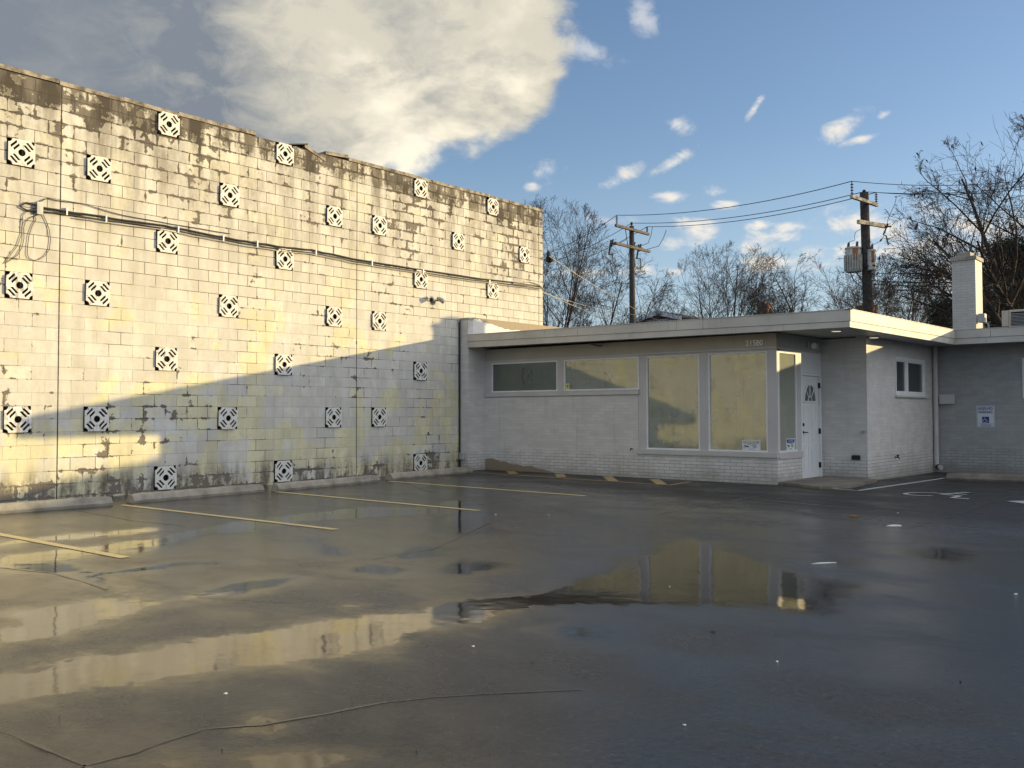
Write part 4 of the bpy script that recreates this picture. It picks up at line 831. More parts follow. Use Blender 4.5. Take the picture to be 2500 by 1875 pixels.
# potted dried grass behind the window
pg = thing('dried_grass_plant', 'dried grass and pale bare twigs standing inside the tall front window', 'plant', (5.25, 10.95, -1.2))
MB().tube([(5.25, 10.95, -1.2), (5.25, 10.95, -.85)], [.16, .22], 16).build('pot', 'conc', pg)
random.seed(11); mb = MB()
for _ in range(420):
    a = random.uniform(0, 6.28); r = random.uniform(0, .17); l = random.uniform(.30, .62); b_x, b_y = 5.27+r*math.cos(a), 10.85+r*math.sin(a)*.7; lx, ly = random.gauss(.10, .14), random.gauss(0, .07)
    mb.tube([(b_x, b_y, -.88), (b_x+lx*.4, b_y+ly*.4, -.88+l*.6), (b_x+lx, b_y+ly, -.88+l)], [.004, .004, .001], 3, False)
mb.build('grass_tuft', 'straw', pg)
mb = MB()
for k in range(11):
    a = random.uniform(-.28, .34); p = Vector((5.1+k*.03, 10.85, -.6)); pts = [p]
    for q in range(6): p = p+Vector((a*.16+random.gauss(0, .025), random.gauss(0, .015), random.uniform(.09, .15))); pts.append(p)
    mb.tube(pts, [.011-.0013*i for i in range(7)], 5)
    mb.tube([pts[3], pts[3]+Vector((random.choice((-1, 1))*.06, 0, .10)), pts[3]+Vector((random.choice((-1, 1))*.09, 0, .2))], [.006, .005, .003], 4)
mb.build('twigs', 'twig', pg)

# rooftop things
p = onx(8.99, 2390, 770); bxo = thing('conduit_box', 'small grey switch box beside the white chimney on the roof', 'electrical box', (9.12, 18.9, 1.8))
bz0 = ony(18.75, 2398, 788)[2]; bz1 = ony(18.75, 2400, 766)[2]
MB().bbox(8.99, 9.14, 18.62, 18.82, bz0, bz1, .01).build('box_body', 'grey', bxo); MB().tube([(9.09, 18.7, bz0), (9.09, 18.7, 1.85)], .018, 6).build('conduit', 'grey', bxo); MB().tube([(9.12, 18.7, bz0), (9.2, 18.68, bz0-.03), (9.27, 18.66, 1.85)], .02, 6).build('flexible_conduit', 'grey', bxo)
a = ony(18.4, 2445, 758); b = ony(18.4, 2445, 797)
ac = thing('air_conditioner', 'beige rooftop air conditioning unit with dark louvres at the right edge', 'air conditioner', (a[0]+.9, 18.9, 1.83))
xx, zt, zb_ = a[0], a[2], b[2]; MB().bbox(xx+.14, xx+1.8, 18.42, 19.4, zb_-.05, zt, .012).build('cabinet', 'beige', ac); MB().bbox(xx, xx+.14, 18.40, 18.7, zb_, zt-.01, .008).build('control_box', 'beige', ac)
mb = MB(); mb.box(xx+.20, xx+1.75, 18.412, 18.419, zb_, zt-.05); mb.build('grille', 'dark', ac)
for k in range(9): MB().box(xx+.20, xx+1.75, 18.400, 18.411, zb_+.01+k*(zt-zb_-.08)/9, zb_+.022+k*(zt-zb_-.08)/9).build('louvre', 'grey', ac)
for u in (.2, 1.7): MB().box(xx+u, xx+u+.06, 18.5, 19.3, 1.84, zb_-.05).build('foot', 'metal', ac)

# ------------------------------------------------------------------ bare trees
def batch_tubes(paths, radii, n):
    """many tubes of the same point count at once -> vertex and face arrays"""
    Pt = np.array(paths); Rd = np.array(radii); N, m, _ = Pt.shape
    T = np.empty_like(Pt); T[:, 1:-1] = Pt[:, 2:]-Pt[:, :-2]; T[:, 0] = Pt[:, 1]-Pt[:, 0]; T[:, -1] = Pt[:, -1]-Pt[:, -2]
    T /= np.linalg.norm(T, axis=2, keepdims=True)+1e-9
    ref = np.where(np.abs(T[:, :1, 2:3]) > .9, np.array([[[1., 0, 0]]]), np.array([[[0, 0, 1.]]])); ref = np.repeat(ref, m, 1)
    U = np.cross(T, ref); U /= np.linalg.norm(U, axis=2, keepdims=True)+1e-9; V = np.cross(T, U)
    a = 2*np.pi*np.arange(n)/n
    vs = Pt[:, :, None, :]+(U[:, :, None, :]*np.cos(a)[None, None, :, None]+V[:, :, None, :]*np.sin(a)[None, None, :, None])*Rd[:, :, None, None]
    vs = vs.reshape(-1, 3); base = (np.arange(N)*m*n)[:, None, None]; i = (np.arange(m-1)*n)[None, :, None]; k = np.arange(n)[None, None, :]; k2 = (k+1) % n
    fs = np.stack([base+i+k, base+i+k2, base+i+n+k2, base+i+n+k], -1).reshape(-1, 4)
    return vs, fs
def mesh_np(name, vs, fs, mat, parent, smooth=True):
    me = bpy.data.meshes.new(name); nv, nf = len(vs), len(fs); kk = fs.shape[1]
    vs = vs+np.array([0, 0, Z0]); me.vertices.add(nv); me.vertices.foreach_set('co', vs.astype(np.float32).ravel())
    me.loops.add(nf*kk); me.loops.foreach_set('vertex_index', fs.astype(np.int32).ravel())
    me.polygons.add(nf); me.polygons.foreach_set('loop_start', np.arange(0, nf*kk, kk, dtype=np.int32)); me.polygons.foreach_set('loop_total', np.full(nf, kk, np.int32))
    me.polygons.foreach_set('use_smooth', [smooth]*nf); me.update(calc_edges=True); me.materials.append(MT[mat])
    o = bpy.data.objects.new(name, me); col.objects.link(o); attach(o, parent); return o
def skeleton(rng, base, H, r0, nmain, spread, trunk, nb, up_, wig, twig=.010, lean=(0, 0), limb=1., maxlvl=5, ratio=.62, R_=4., cz=.5):
    segs = {}; base = np.array(base, float); cen = base+np.array((lean[0]*H*.6, lean[1]*H*.6, H*cz)); ex = np.array((R_, R_, H*(1-cz)))
    def room(p, d):      # how far a limb may reach before it leaves the crown's outline
        q, e = (p-cen)/ex, d/ex; A, B, Cc = e@e, q@e, q@q-1; D_ = B*B-A*Cc
        return max(.3, (-B+math.sqrt(D_))/A) if D_ > 0 else .3
    tips = []
    def grow(p, d, L, r, lvl):
        m = 7 if lvl <= 1 else (6 if lvl <= 3 else 4)
        pts = [p]; rr = [r]; q = p.copy(); dd = d.copy(); re = max(r*(.20 if lvl else .75), twig*.5)
        for i in range(1, m):
            dd = dd+rng.normal(0, wig*(1+.3*lvl), 3)+np.array([0, 0, up_*(.4 if lvl < 2 else .8)]); dd /= np.linalg.norm(dd)
            q = q+dd*L/(m-1); pts.append(q.copy()); rr.append(r+(re-r)*i/(m-1))
        segs.setdefault(lvl, ([], []))[0].append(pts); segs[lvl][1].append(rr)
        if lvl >= maxlvl: tips.append(q); return
        k = nb[lvl]; k = int(k)+(rng.random() < k-int(k))
        for j in range(k):
            t = (.92 if j == 0 and lvl else rng.uniform(.25, 1.) if lvl else rng.uniform(.75, 1.)); f = t*(m-1); i = min(int(f), m-2); a = f-i
            pp = pts[i]*(1-a)+pts[i+1]*a; td = pts[i+1]-pts[i]; td /= np.linalg.norm(td); rc = (rr[i]*(1-a)+rr[i+1]*a)
            pr = rng.normal(0, 1, 3); pr -= td*(pr@td); pr /= np.linalg.norm(pr)
            if lvl == 0:
                an = 2*math.pi*(j+rng.uniform(-.3, .3))/k; pr = np.array([math.cos(an), math.sin(an), 0]); ang = math.radians(rng.uniform(*spread))
            else: ang = math.radians(rng.uniform(18, 52))
            cdv = td*math.cos(ang)+pr*math.sin(ang)
            LL = room(pp, cdv)*rng.uniform(.72, .92) if lvl == 0 else min(L*ratio*rng.uniform(.65, 1.15)*(1.15-.45*t), room(pp, cdv)*rng.uniform(.8, 1.1)); grow(pp, cdv, LL, max(rc*(.62 if lvl == 0 else .55), twig), lvl+1)
    grow(np.array(base, float), np.array([lean[0], lean[1], 1.])/np.linalg.norm([lean[0], lean[1], 1.]), H*trunk, r0, 0)
    return segs, tips
def bare_tree(label, px, Y, top, seed, bark='bark', leaves=0, **kw):
    rng = np.random.default_rng(seed); b = ony(Y, px, 900); base = (b[0], Y, -1.4); H = ony(Y, px, top)[2]+1.4
    sg, tips = skeleton(rng, base, H, **kw)
    # bring the crown to the surveyed height
    zt = np.percentile(np.array(sg[max(sg)][0])[..., 2], 99.6); s_ = H/(zt+1.4)
    t = thing('bare_tree', label, 'tree', base, 'bare winter trees behind the office')
    V, Fc, k = [], [], 0; CV, CF, ck = [], [], 0
    for lv, (pp, rr) in sorted(sg.items()):
        A = (np.array(pp)-np.array(base))*s_+np.array(base); vs, fs = batch_tubes(A, np.array(rr), {0: 9, 1: 7, 2: 5}.get(lv, 3))
        if lv <= 1: V.append(vs); Fc.append(fs+k); k += len(vs)
        else: CV.append(vs); CF.append(fs+ck); ck += len(vs)
    mesh_np('trunk', np.concatenate(V), np.concatenate(Fc), bark, t); mesh_np('crown', np.concatenate(CV), np.concatenate(CF), bark, t)
    if leaves:
        tp = (np.array(tips)-np.array(base))*s_+np.array(base); ii = rng.choice(len(tp), min(leaves, len(tp)), False); L = tp[ii]; n = len(L)
        a = rng.normal(0, 1, (n, 3)); a /= np.linalg.norm(a, axis=1)[:, None]; c = np.cross(a, rng.normal(0, 1, (n, 3))); c /= np.linalg.norm(c, axis=1)[:, None]; sz = rng.uniform(.05, .11, (n, 1))
        a[:, 2] -= 1; vs = np.stack([L, L+a*sz*.6+c*sz*.45, L+a*sz*1.3, L+a*sz*.6-c*sz*.45], 1).reshape(-1, 3)
        mesh_np('clinging_leaves', vs, np.arange(n*4).reshape(-1, 4), 'leaf', t, False)
    return t
bare_tree('tall bare tree with many upright stems beside the end of the block wall', 1338, 36, 490, 3, r0=.20, nmain=6, spread=(5, 30), trunk=.10, nb=(7, 9, 7, 5, 3), up_=.05, wig=.035, bark='barkd', lean=(.05, 0), twig=.008, R_=4.3, cz=.55)
bare_tree('bare tree with dense crossing limbs behind the left utility pole', 1480, 43, 610, 8, r0=.24, nmain=6, spread=(18, 56), trunk=.14, nb=(7, 9, 7, 5, 3), up_=.02, wig=.06, bark='barkd', twig=.009, R_=5.0, cz=.5)
bare_tree('wide dome shaped bare tree in the middle, above the gable roof', 1770, 52, 598, 12, r0=.26, nmain=8, spread=(8, 66), trunk=.12, nb=(10, 11, 7, 5, 3), up_=.02, wig=.04, bark='bark', twig=.009, R_=6.6, cz=.42)
bare_tree('low bare tree between the gable roof and the domed tree', 1615, 56, 715, 21, r0=.20, nmain=6, spread=(20, 60), trunk=.14, nb=(6, 8, 6, 5, 3), up_=.02, wig=.05, twig=.010, R_=4.5, cz=.45)
bare_tree('brownish bare tree left of the transformer pole', 1990, 56, 604, 31, r0=.28, nmain=7, spread=(8, 60), trunk=.14, nb=(8, 10, 7, 5, 3), up_=.035, wig=.08, bark='barkb', twig=.011, R_=5.2, cz=.45)
bare_tree('brownish bare tree between the transformer pole and the white chimney', 2190, 58, 612, 44, r0=.28, nmain=7, spread=(8, 58), trunk=.14, nb=(8, 10, 7, 5, 3), up_=.035, wig=.08, bark='barkb', twig=.011, R_=5.0, cz=.45)
bare_tree('small twiggy bare tree in front of the evergreen left of the chimney', 2290, 62, 700, 51, r0=.18, nmain=6, spread=(20, 60), trunk=.14, nb=(6, 8, 6, 5, 3), up_=.03, wig=.08, bark='barkb', twig=.011, R_=4.5, cz=.45)
bare_tree('largest bare tree with a few clinging leaves at the right edge', 2512, 33, 258, 71, r0=.34, nmain=9, spread=(12, 60), trunk=.24, nb=(10, 11, 7, 5, 3.5), up_=.004, wig=.06, bark='barkd', leaves=1000, twig=.0075, R_=5.0, cz=.55, ratio=.60)

def evergreen(label, px, Y, top, rad, seed, n=2600):
    rng = np.random.default_rng(seed); b = ony(Y, px, 900); base = np.array((b[0], Y, -1.4)); H = ony(Y, px, top)[2]+1.4
    t = thing('evergreen_tree', label, 'tree', tuple(base)); paths, rad_, cl = [], [], []
    for k in range(170):
        h = rng.uniform(.12, .98); a = rng.uniform(0, 2*math.pi); L = rad*(1-h)**.6*rng.uniform(.6, 1.15)+.3; p = base+np.array((0, 0, H*h)); d = np.array((math.cos(a), math.sin(a), rng.uniform(-.05, .35)))
        pts = [p+d*L*s+np.array((0, 0, -.25*L*s*s)) for s in (0, .35, .7, 1)]; paths.append(pts); rad_.append([.05*(1-h)+.02, .03, .02, .008])
        for s in rng.uniform(.2, 1, max(6, int(n/170))):
            cl.append(p+d*L*s+np.array((0, 0, -.25*L*s*s))+rng.normal(0, .18, 3)*np.array((1, 1, .5)))
    vs, fs = batch_tubes(paths, rad_, 4); v2, f2 = batch_tubes([[base, base+np.array((0, 0, H*.5)), base+np.array((.05, 0, H*.8)), base+np.array((.05, 0, H))]], [[.25, .17, .09, .02]], 8)
    mesh_np('trunk', np.concatenate([v2, vs]), np.concatenate([f2, fs+len(v2)]), 'barkd', t)
    cl = np.array(cl); m = 26; c = np.repeat(cl, m, 0); o_ = rng.normal(0, .17, c.shape); d = rng.normal(0, 1, c.shape); d[:, 2] *= .5; d /= np.linalg.norm(d, axis=1)[:, None]; e = np.cross(d, rng.normal(0, 1, c.shape)); e /= np.linalg.norm(e, axis=1)[:, None]
    l = rng.uniform(.10, .22, (len(c), 1)); q = c+o_; vs = np.stack([q, q+d*l*.5+e*.018, q+d*l, q+d*l*.5-e*.018], 1).reshape(-1, 3)
    mesh_np('crown', vs, np.arange(len(vs)).reshape(-1, 4), 'needle', t, False)
evergreen('dark ragged evergreen behind the white chimney and air conditioner', 2475, 40, 585, 4.3, 5, 3400)
evergreen('small dark evergreen showing just left of the white chimney', 2308, 48, 730, 1.9, 6, 1200)

# ------------------------------------------------------------------ neighbours' roofs
def house(label, px0, px1, Y, eave_py, ridge_py, depth, gable=True, chim=None):
    a, b = ony(Y, px0, eave_py), ony(Y, px1, eave_py); r = ony(Y, (px0+px1)/2, ridge_py)[2]; ez = a[2]; x0, x1 = a[0], b[0]; xm = (x0+x1)/2
    t = thing('house', label, 'house', (xm, Y+depth/2, -1.4))
    MB().box(x0+.3, x1-.3, Y+.3, Y+depth, -1.4, ez).build('wall', 'sidew', t)
    if gable:
        MB().prism([(x0+.3, Y+.3, ez), (x1-.3, Y+.3, ez), (xm, Y+.3, r-.1)], (0, .1, 0)).build('gable', 'gable', t)
        mb = MB(); th = .12
        for s_, xe in ((-1, x0), (1, x1)): mb.hexa([(xe, Y, ez-.05), (xm, Y, r), (xm, Y+depth, r), (xe, Y+depth, ez-.05)], [(xe, Y, ez-.05+th), (xm, Y, r+th), (xm, Y+depth, r+th), (xe, Y+depth, ez-.05+th)])
        rf = mb.build('roof', 'shingle', t)
        mb = MB()
        for xe in (x0, x1): mb.hexa([(xe, Y-.04, ez-.22), (xm, Y-.04, r-.20), (xm, Y-.003, r-.20), (xe, Y-.003, ez-.22)], [(xe, Y-.04, ez+.06), (xm, Y-.04, r+.11), (xm, Y-.003, r+.11), (xe, Y-.003, ez+.06)])
        mb.build('verge_board', 'whitem', rf)
    else:
        mb = MB(); ym = Y+depth/2
        mb.add([(x0, Y, ez), (x1, Y, ez), (x1, Y+depth, ez), (x0, Y+depth, ez), (x0+depth/2, ym, r), (x1-depth/2, ym, r)], [(0, 1, 5, 4), (1, 2, 5), (2, 3, 4, 5), (3, 0, 4)]); rf = mb.build('roof', 'shingle', t)
    if chim:
        c0, c1, ct, cy = chim; a, b = ony(cy, c0, ct), ony(cy, c1, ct); w_ = b[0]-a[0]
        c_ = MB().box(a[0], b[0], cy, cy+w_, ez, a[2]).build('chimney', 'red', rf); MB().bbox(a[0]-.05, b[0]+.05, cy-.05, cy+w_+.05, a[2], a[2]+.07, .01).build('chimney_cap', 'red', c_)
        MB().box(a[0]+w_*.3, a[0]+w_*.55, cy+.1, cy+w_-.1, a[2]+.07, a[2]+.22).build('chimney_pot', 'red', c_)
    return t
house('pale house gable with brown brick triangle, seen above the office roof beside the left pole', 1545, 1665, 50, 783, 762, 9)
house('house with a small red brick chimney showing above the middle of the office roof', 1700, 1900, 60, 800, 785, 10, False, (1847, 1873, 744, 62))
house('house with a wide dark red chimney showing behind the transformer pole', 2040, 2200, 56, 800, 785, 10, False, (2090, 2130, 749, 58))

# ------------------------------------------------------------------ utility poles and wires
z8 = lambda x, y: (1300+x/3.687, 400+y/3.687)
z9 = lambda x, y: (1900+x/3.687, 400+y/3.687)
z10 = lambda x, y: (2040+x/4.74, 430+y/4.74)
z11 = lambda x, y: (1460+x/5.925, 520+y/5.925)
def onv(xp, yp, az, x, y):      # where the sight line meets the upright plane through a pole with bearing az
    d = ray(x, y); n = np.array((-math.sin(math.radians(az)), math.cos(math.radians(az)), 0)); return CAM+d*((np.array((xp, yp, 0))-CAM)@n)/(d@n)
def arm(t, pole, az, a, b, wd=.06, ht=.06, mat='arm'):
    A, B = Vector(onv(*pole, az, *a)), Vector(onv(*pole, az, *b)); zc = (A.z+B.z)/2; A.z = B.z = zc; c = (A+B)/2; h = (B-A)/2; n = Vector((-h.y, h.x, 0)).normalized()
    off = n*(-.17); return MB().obox(c+off, h, n*wd, (0, 0, ht)).build('crossarm', mat, t), A+off, B+off
def insul(t, p, h=.30, mat='porc'):
    mb = MB(); p = Vector(p); mb.tube([p, p+Vector((0, 0, h))], .02, 6)
    for k in range(4): mb.tube([p+Vector((0, 0, .06+k*h*.22)), p+Vector((0, 0, .09+k*h*.22))], [.065, .04], 8)
    return mb.build('insulator', mat, t)
Y1 = 33.; a1 = ony(Y1, 1542, 552); P1 = (a1[0], Y1)
up1 = thing('utility_pole', 'dark wooden utility pole with two crossarms and hanging fuse cutouts, left of centre', 'utility pole', (P1[0], Y1, -1.4), 'utility poles behind the office')
MB().tube([(P1[0]+.05, Y1, -1.4), (P1[0]+.02, Y1, 3), (P1[0], Y1, a1[2])], [.20, .165, .12], 12).build('post', 'wood', up1, True)
_, A, B = arm(up1, P1, 90, z8(722, 560), z8(1020, 635), mat='armd'); ptop = a1[2]
i1 = onv(*P1, 90, *z8(725, 512)); i3 = onv(*P1, 90, *z8(1000, 595)); insul(up1, (A.x, A.y+.1, A.z+.06), .42); insul(up1, (B.x, B.y-.15, B.z+.06), .28); insul(up1, (P1[0], Y1, ptop), .16)
MB().tube([(P1[0]-.15, Y1-.1, A.z-.75), (A.x, (A.y+Y1)/2, A.z-.05)], .02, 5).build('arm_brace', 'metal', up1)
_, A2, B2 = arm(up1, P1, 90, z8(715, 720), z8(1028, 790), mat='armd')
def cutout(t, p):
    p = Vector(p); mb = MB(); mb.tube([p+Vector((.02, 0, .30)), p+Vector((-.12, 0, -.40))], .045, 6); mb.tube([p+Vector((.14, 0, .32)), p+Vector((.02, 0, -.05))], .04, 6)
    mb.tube([p+Vector((-.12, 0, -.40)), p+Vector((.10, -.02, -.42)), p+Vector((.12, 0, -.85))], .03, 6); mb.tube([p+Vector((.1, 0, .12)), p+Vector((.28, 0, .04))], [.06, .03], 6); return mb.build('fuse_cutout', 'porc', t)
for q in (z8(745, 735), z8(940, 760), z8(995, 775)):
    p = onv(*P1, 90, *q); cutout(up1, (p[0]-.25, p[1], p[2]))
for q, r_ in (((z8(1080, 565)), z8(965, 745)), (z8(1205, 595), z8(1030, 770)), (z8(845, 635), z8(790, 710))):
    a, b = Vector(ony(Y1, *q)), Vector(ony(Y1, *r_)); m_ = (a+b)/2+Vector((.12, 0, -.32 if q[0] > 1560 else -.1)); MB().tube([a, a.lerp(m_, .5)+Vector((.05, 0, 0)), m_, b.lerp(m_, .5), b], .014, 5).build('jumper_wire', 'cable', up1)
Y2 = 30.; a2 = ony(Y2, *z9(773, 262)); P2 = (a2[0], Y2)
up2 = thing('utility_pole', 'tall wooden utility pole with pale crossarms and grey rusty transformers, right of centre', 'utility pole', (P2[0], Y2, -1.4), 'utility poles behind the office')
MB().tube([(P2[0]+.18, Y2, -1.4), (P2[0]+.10, Y2, 3), (P2[0], Y2, a2[2])], [.21, .185, .16], 12).build('post', 'wood', up2, True)
_, A3, B3 = arm(up2, P2, 84, z9(618, 308), z9(852, 370)); _, A4, B4 = arm(up2, P2, 72, z9(685, 528), z9(938, 568), .06, .075)
pi = onv(*P2, 84, *z9(632, 228)); insul(up2, (A3.x, A3.y+.08, A3.z+.06), .5); insul(up2, (B3.x, B3.y-.1, B3.z+.06), .40); insul(up2, (P2[0], Y2, a2[2]), .05)
def can(q0, q1, Yc, fins):
    a, b = ony(Yc, *q0), ony(Yc, *q1); xm = (a[0]+b[0])/2; r_ = (b[0]-a[0])/2
    c_ = MB().tube([(xm, Yc, b[2]), (xm, Yc, b[2]+.05), (xm, Yc, a[2]-.06), (xm, Yc, a[2])], [r_*.93, r_*.93, r_*.93, r_*.85], 18).build('transformer', 'tank', up2, True)
    MB().tube([(xm, Yc, a[2]-.07), (xm, Yc, a[2]-.02)], r_*1.0, 18).build('lid_band', 'grey', c_)
    MB().add([(xm+r_*.95*math.sin(w_), Yc-r_*.95*math.cos(w_), z) for z in (a[2]-.5, a[2]-.08) for w_ in (.25, .6, .95)], [(0, 1, 4, 3), (1, 2, 5, 4)]).build('rust_patch', 'rust', c_)
    for s_ in ((-.55, .5) if fins else (.15,)): MB().tube([(xm+s_*r_, Yc-.05, a[2]), (xm+s_*r_+.02, Yc-.05, a[2]+.20)], [.06, .04], 8).build('bushing', 'porc', c_)
    if fins:
        for k in range(11):
            an = -1.5+k*.3; MB().obox((xm+r_*1.02*math.sin(an), Yc-r_*1.02*math.cos(an), (a[2]+b[2])/2-.12), (.012, 0, 0), (0, .05, 0), (0, 0, (a[2]-b[2])/2-.18)).build('cooling_fin', 'tank', c_)
    return c_
can(z9(602, 760), z9(752, 968), Y2-.25, True); can(z9(800, 778), z9(884, 955), Y2-.1, False)
MB().box(P2[0]-.35, P2[0]+.45, Y2-.24, Y2+.1, ony(Y2, *z9(770, 930))[2]-.03, ony(Y2, *z9(770, 930))[2]+.03).build('transformer_bracket', 'metal', up2)
for pts in ([z9(612, 800), z9(615, 850), z9(640, 960), z9(680, 1050), z9(740, 1100), z9(800, 1105)], [z9(675, 800), z9(672, 880), z9(690, 960), z9(740, 1030), z9(800, 1070)], [z9(1065, 290), z9(1050, 360), z9(990, 490), z9(970, 580)], [z9(955, 640), z9(930, 690), z9(860, 725), z9(830, 700)], [z9(640, 705), z9(690, 685), z9(685, 650), z9(700, 610), z9(740, 590)]):
    MB().tube([ony(Y2-.35, *q) for q in pts], .022 if pts[0][1] > 600 and pts[0][0] < 2090 and pts[0][1] > 615 else .010, 5).build('jumper_wire', 'cable', up2)
p = ony(Y2-.3, *z9(965, 600)); mb = MB(); mb.tube([(p[0]+.1, p[1], p[2]+.25), (p[0]-.08, p[1], p[2]-.15), (p[0]+.02, p[1], p[2]-.2), (p[0]+.1, p[1], p[2]-.55)], .03, 6); mb.tube([(p[0]-.02, p[1], p[2]+.15), (p[0]+.22, p[1], p[2]+.12)], .03, 6); mb.build('fuse_cutout', 'porc', up2)
def wire(name, label, A, B, sag, r=.012, mat='cable', grp=None, n=24):
    A, B = Vector(A), Vector(B); pts = [A.lerp(B, k/n)+Vector((0, 0, -sag*4*(k/n)*(1-k/n))) for k in range(n+1)]
    return tag(MB().tube(pts, r, 4).build(name, mat), label, 'wire', grp)
zt1 = A.z+.06+.40
T1 = [(A.x, A.y+.1, A.z+.5), (P1[0], Y1, ptop+.15), (B.x, B.y-.15, B.z+.36)]
T2 = [(A3.x, A3.y+.08, A3.z+.58), (P2[0], Y2, a2[2]+.05), (B3.x, B3.y-.1, B3.z+.48)]
T3 = [tuple(ony(30., 2560, 435)), tuple(ony(31., 2560, 446)), tuple(ony(32., 2560, 452))]
gw = 'high wires strung between the utility poles'
for k, w_ in enumerate(('highest', 'middle', 'lowest')):
    wire('power_line', f'{w_} of three black wires crossing the sky between the two utility poles', T1[k], T2[k], .35, .017, grp=gw)
    wire('power_line', f'{w_} of three black wires running right from the transformer pole', T2[k], T3[k], .2, .014, grp=gw)
for k, (w_, q, Yq) in enumerate((('highest', z8(0, 790), 30), ('middle', z8(0, 800), 31), ('lowest', z8(0, 850), 32))):
    e = ony(Yq+6, 1230, 640+k*22); wire('power_line', f'{w_} of three wires falling left from the left pole', T1[k], e, .5, .014, grp=gw)
g4 = 'low wires between the transformer pole and the chimney'
for k, (y0, y1, r_, w_) in enumerate(((1010, 972, .008, 'thin topmost'), (1050, 1066, .020, 'upper thick'), (1080, 1104, .020, 'middle thick'), (1118, 1142, .014, 'lowest'))):
    wire('service_wire', f'{w_} of four low wires between transformer pole and white chimney', ony(Y2, *z9(815, y0)), ony(Y2+2, 2420, z9(0, y1)[1]), .05, r_, grp=g4)
g5 = 'pale service wires falling from the block wall corner'
for k, (q0, q1, lb) in enumerate(((z8(150, 830), z8(1150, 1418), 'highest pale wire slanting down past the left pole'), (z8(0, 1128), z8(930, 1360), 'pale wire leaving the block wall end where the cable bundle stops'), (z8(95, 1150), z8(850, 1432), 'pale wire sagging to the roof in front of the left pole'), (z8(95, 1210), z8(310, 1468), 'dark short wire dropping steeply beside the end of the block wall'))):
    wire('service_wire', lb, ony(13.05 if k != 1 else 13.2, *q0), ony(24 if k < 3 else 18, *q1), .10, .008 if k < 3 else .016, 'cablel' if k < 3 else 'cable', g5)

# ------------------------------------------------------------------ scraps on the lot
def scrap(px, py, w_, l, az, mat, name, label, cat, h=.006, grp=None):
    k_ = .8 if max(w_, l) > .07 else .55; w_ *= k_; l *= k_; h = min(h, .3*min(w_, l)); p = G(px, py); rng = random.Random(int(px)); c, s_ = math.cos(math.radians(az)), math.sin(math.radians(az)); n = 9
    ring = [((l/2*math.cos(2*math.pi*k/n)*rng.uniform(.75, 1.1)), (w_/2*math.sin(2*math.pi*k/n)*rng.uniform(.75, 1.1)), rng.uniform(.2, 1)*h) for k in range(n)]
    vs = [(p[0]+u*c-v*s_, p[1]+u*s_+v*c, p[2]+.004+z) for u, v, z in ring]+[(p[0], p[1], p[2]+.004+h*1.5)]+[(x, y, p[2]+.002) for x, y in [(p[0]+u*c-v*s_, p[1]+u*s_+v*c) for u, v, z in ring]]
    fs = [(k, (k+1) % n, n) for k in range(n)]+[(k, n+1+k, n+1+(k+1) % n, (k+1) % n) for k in range(n)]
    return tag(MB().add(vs, fs).build(name, mat), label, cat, grp)
scrap(2184, 1285, .10, .26, 40, 'litter', 'paper_scrap', 'larger white paper scrap lying right of the puddle near the entrance', 'litter', .012)
scrap(2013, 1376, .045, .34, 55, 'litter', 'plastic_strip', 'thin white strip lying on the wet lot at the puddle edge below the door', 'litter')
scrap(2084, 1261, .08, .16, 35, 'orange', 'fallen_leaf', 'orange brown leaf on the asphalt in front of the wing', 'leaf', .012)
scrap(2192, 1253, .03, .05, 0, 'litter', 'paper_bit', 'tiny white bit right of the orange leaf', 'litter', .02)
scrap(1635, 1433, .018, .032, 10, 'litter', 'paper_bit', 'tiny white bit in the puddle below the window reflection', 'litter')
scrap(1671, 1772, .016, .030, 20, 'litter', 'paper_bit', 'white bit nearest the camera at the bottom of the photo', 'litter')
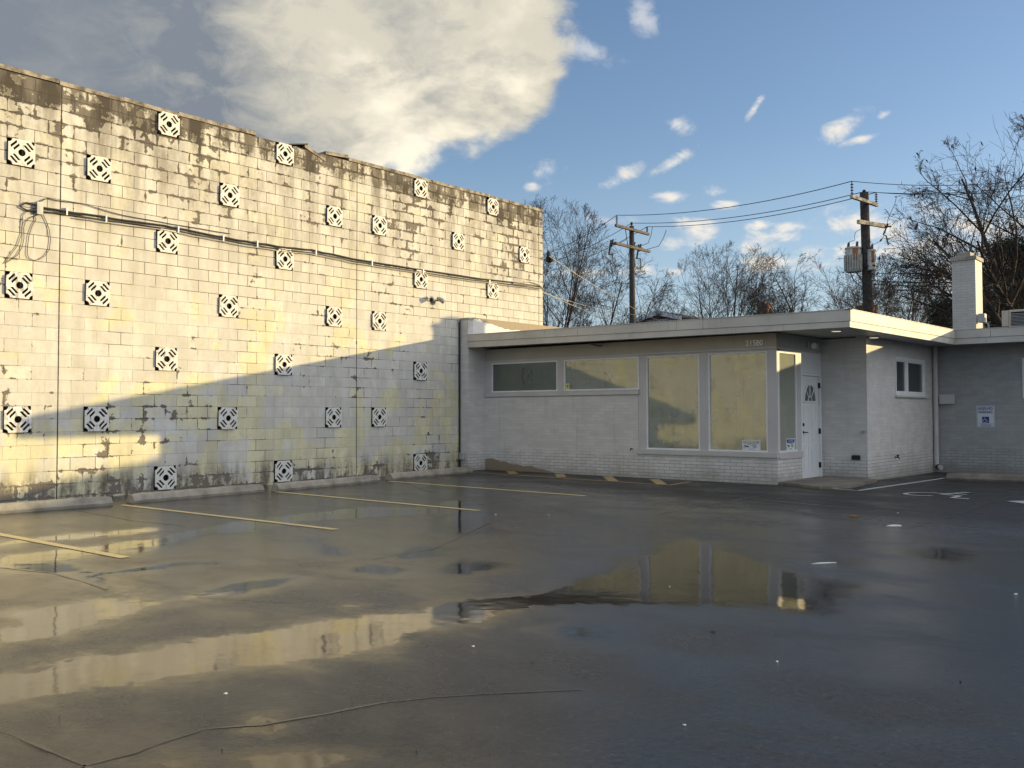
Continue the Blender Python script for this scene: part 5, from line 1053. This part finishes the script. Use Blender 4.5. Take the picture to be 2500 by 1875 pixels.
scrap(2480, 1452, .03, .06, 50, 'litter', 'paper_bit', 'white bit near the right edge of the lot', 'litter')
scrap(550, 1695, .02, .035, 60, 'litter', 'paper_bit', 'white bit on the brown asphalt in the lower left', 'litter')
scrap(1155, 1580, .028, .035, 60, 'litter', 'paper_bit', 'white pebble like bit in the centre of the lot', 'litter', .02)
scrap(1897, 1617, .022, .024, 60, 'litter', 'paper_bit', 'white bit beside a dark stone in the lower right', 'litter', .02)
scrap(1210, 1257, .035, .045, 0, 'litter', 'paper_bit', 'white bit past the end of the third yellow line', 'litter', .025)
scrap(1340, 1257, .03, .04, 0, 'litter', 'paper_bit', 'white bit in the shaded middle of the lot', 'litter', .02)
scrap(1740, 1544, .02, .07, 30, 'leaf', 'fallen_leaf', 'dark leaf on the wet lot below the window reflection', 'leaf')
scrap(145, 1753, .012, .012, 0, 'metal', 'pebble', 'black pebble on the asphalt in the lower left', 'pebble', .012)
scrap(542, 1833, .013, .013, 0, 'metal', 'pebble', 'black pebble near the lower edge between the small puddles', 'pebble', .012)
scrap(1017, 1836, .013, .013, 0, 'metal', 'pebble', 'black pebble near the lower edge right of the small puddles', 'pebble', .012)
scrap(1298, 1620, .016, .016, 0, 'metal', 'pebble', 'black pebble in the middle foreground', 'pebble', .012)
scrap(2345, 1666, .016, .022, 0, 'metal', 'pebble', 'black pebble in the right foreground', 'pebble', .012)
# pebbles and grit washed to the right edge
rng = np.random.default_rng(9); mb = MB(); 
for k in range(900):
    x, y = 15.9+rng.gamma(1.6, .28), -4.2+rng.uniform(0, 2.6); x += .12*(y+4.2)
    s_ = rng.uniform(.002, .006); z = hz(x, y); q = rng.uniform(.6, 1.3, 6)*s_
    mb.add([(x-q[0], y, z), (x, y-q[1], z), (x+q[2], y, z), (x, y+q[3], z), (x, y, z+q[4]*1.2)], [(0, 1, 4), (1, 2, 4), (2, 3, 4), (3, 0, 4)])
tag(mb.build('loose_grit', simple('grit', (.20, .16, .12), .8, var=.6, scale=200)), 'loose gravel grit scattered at the lower right corner', 'grit', kind='stuff')
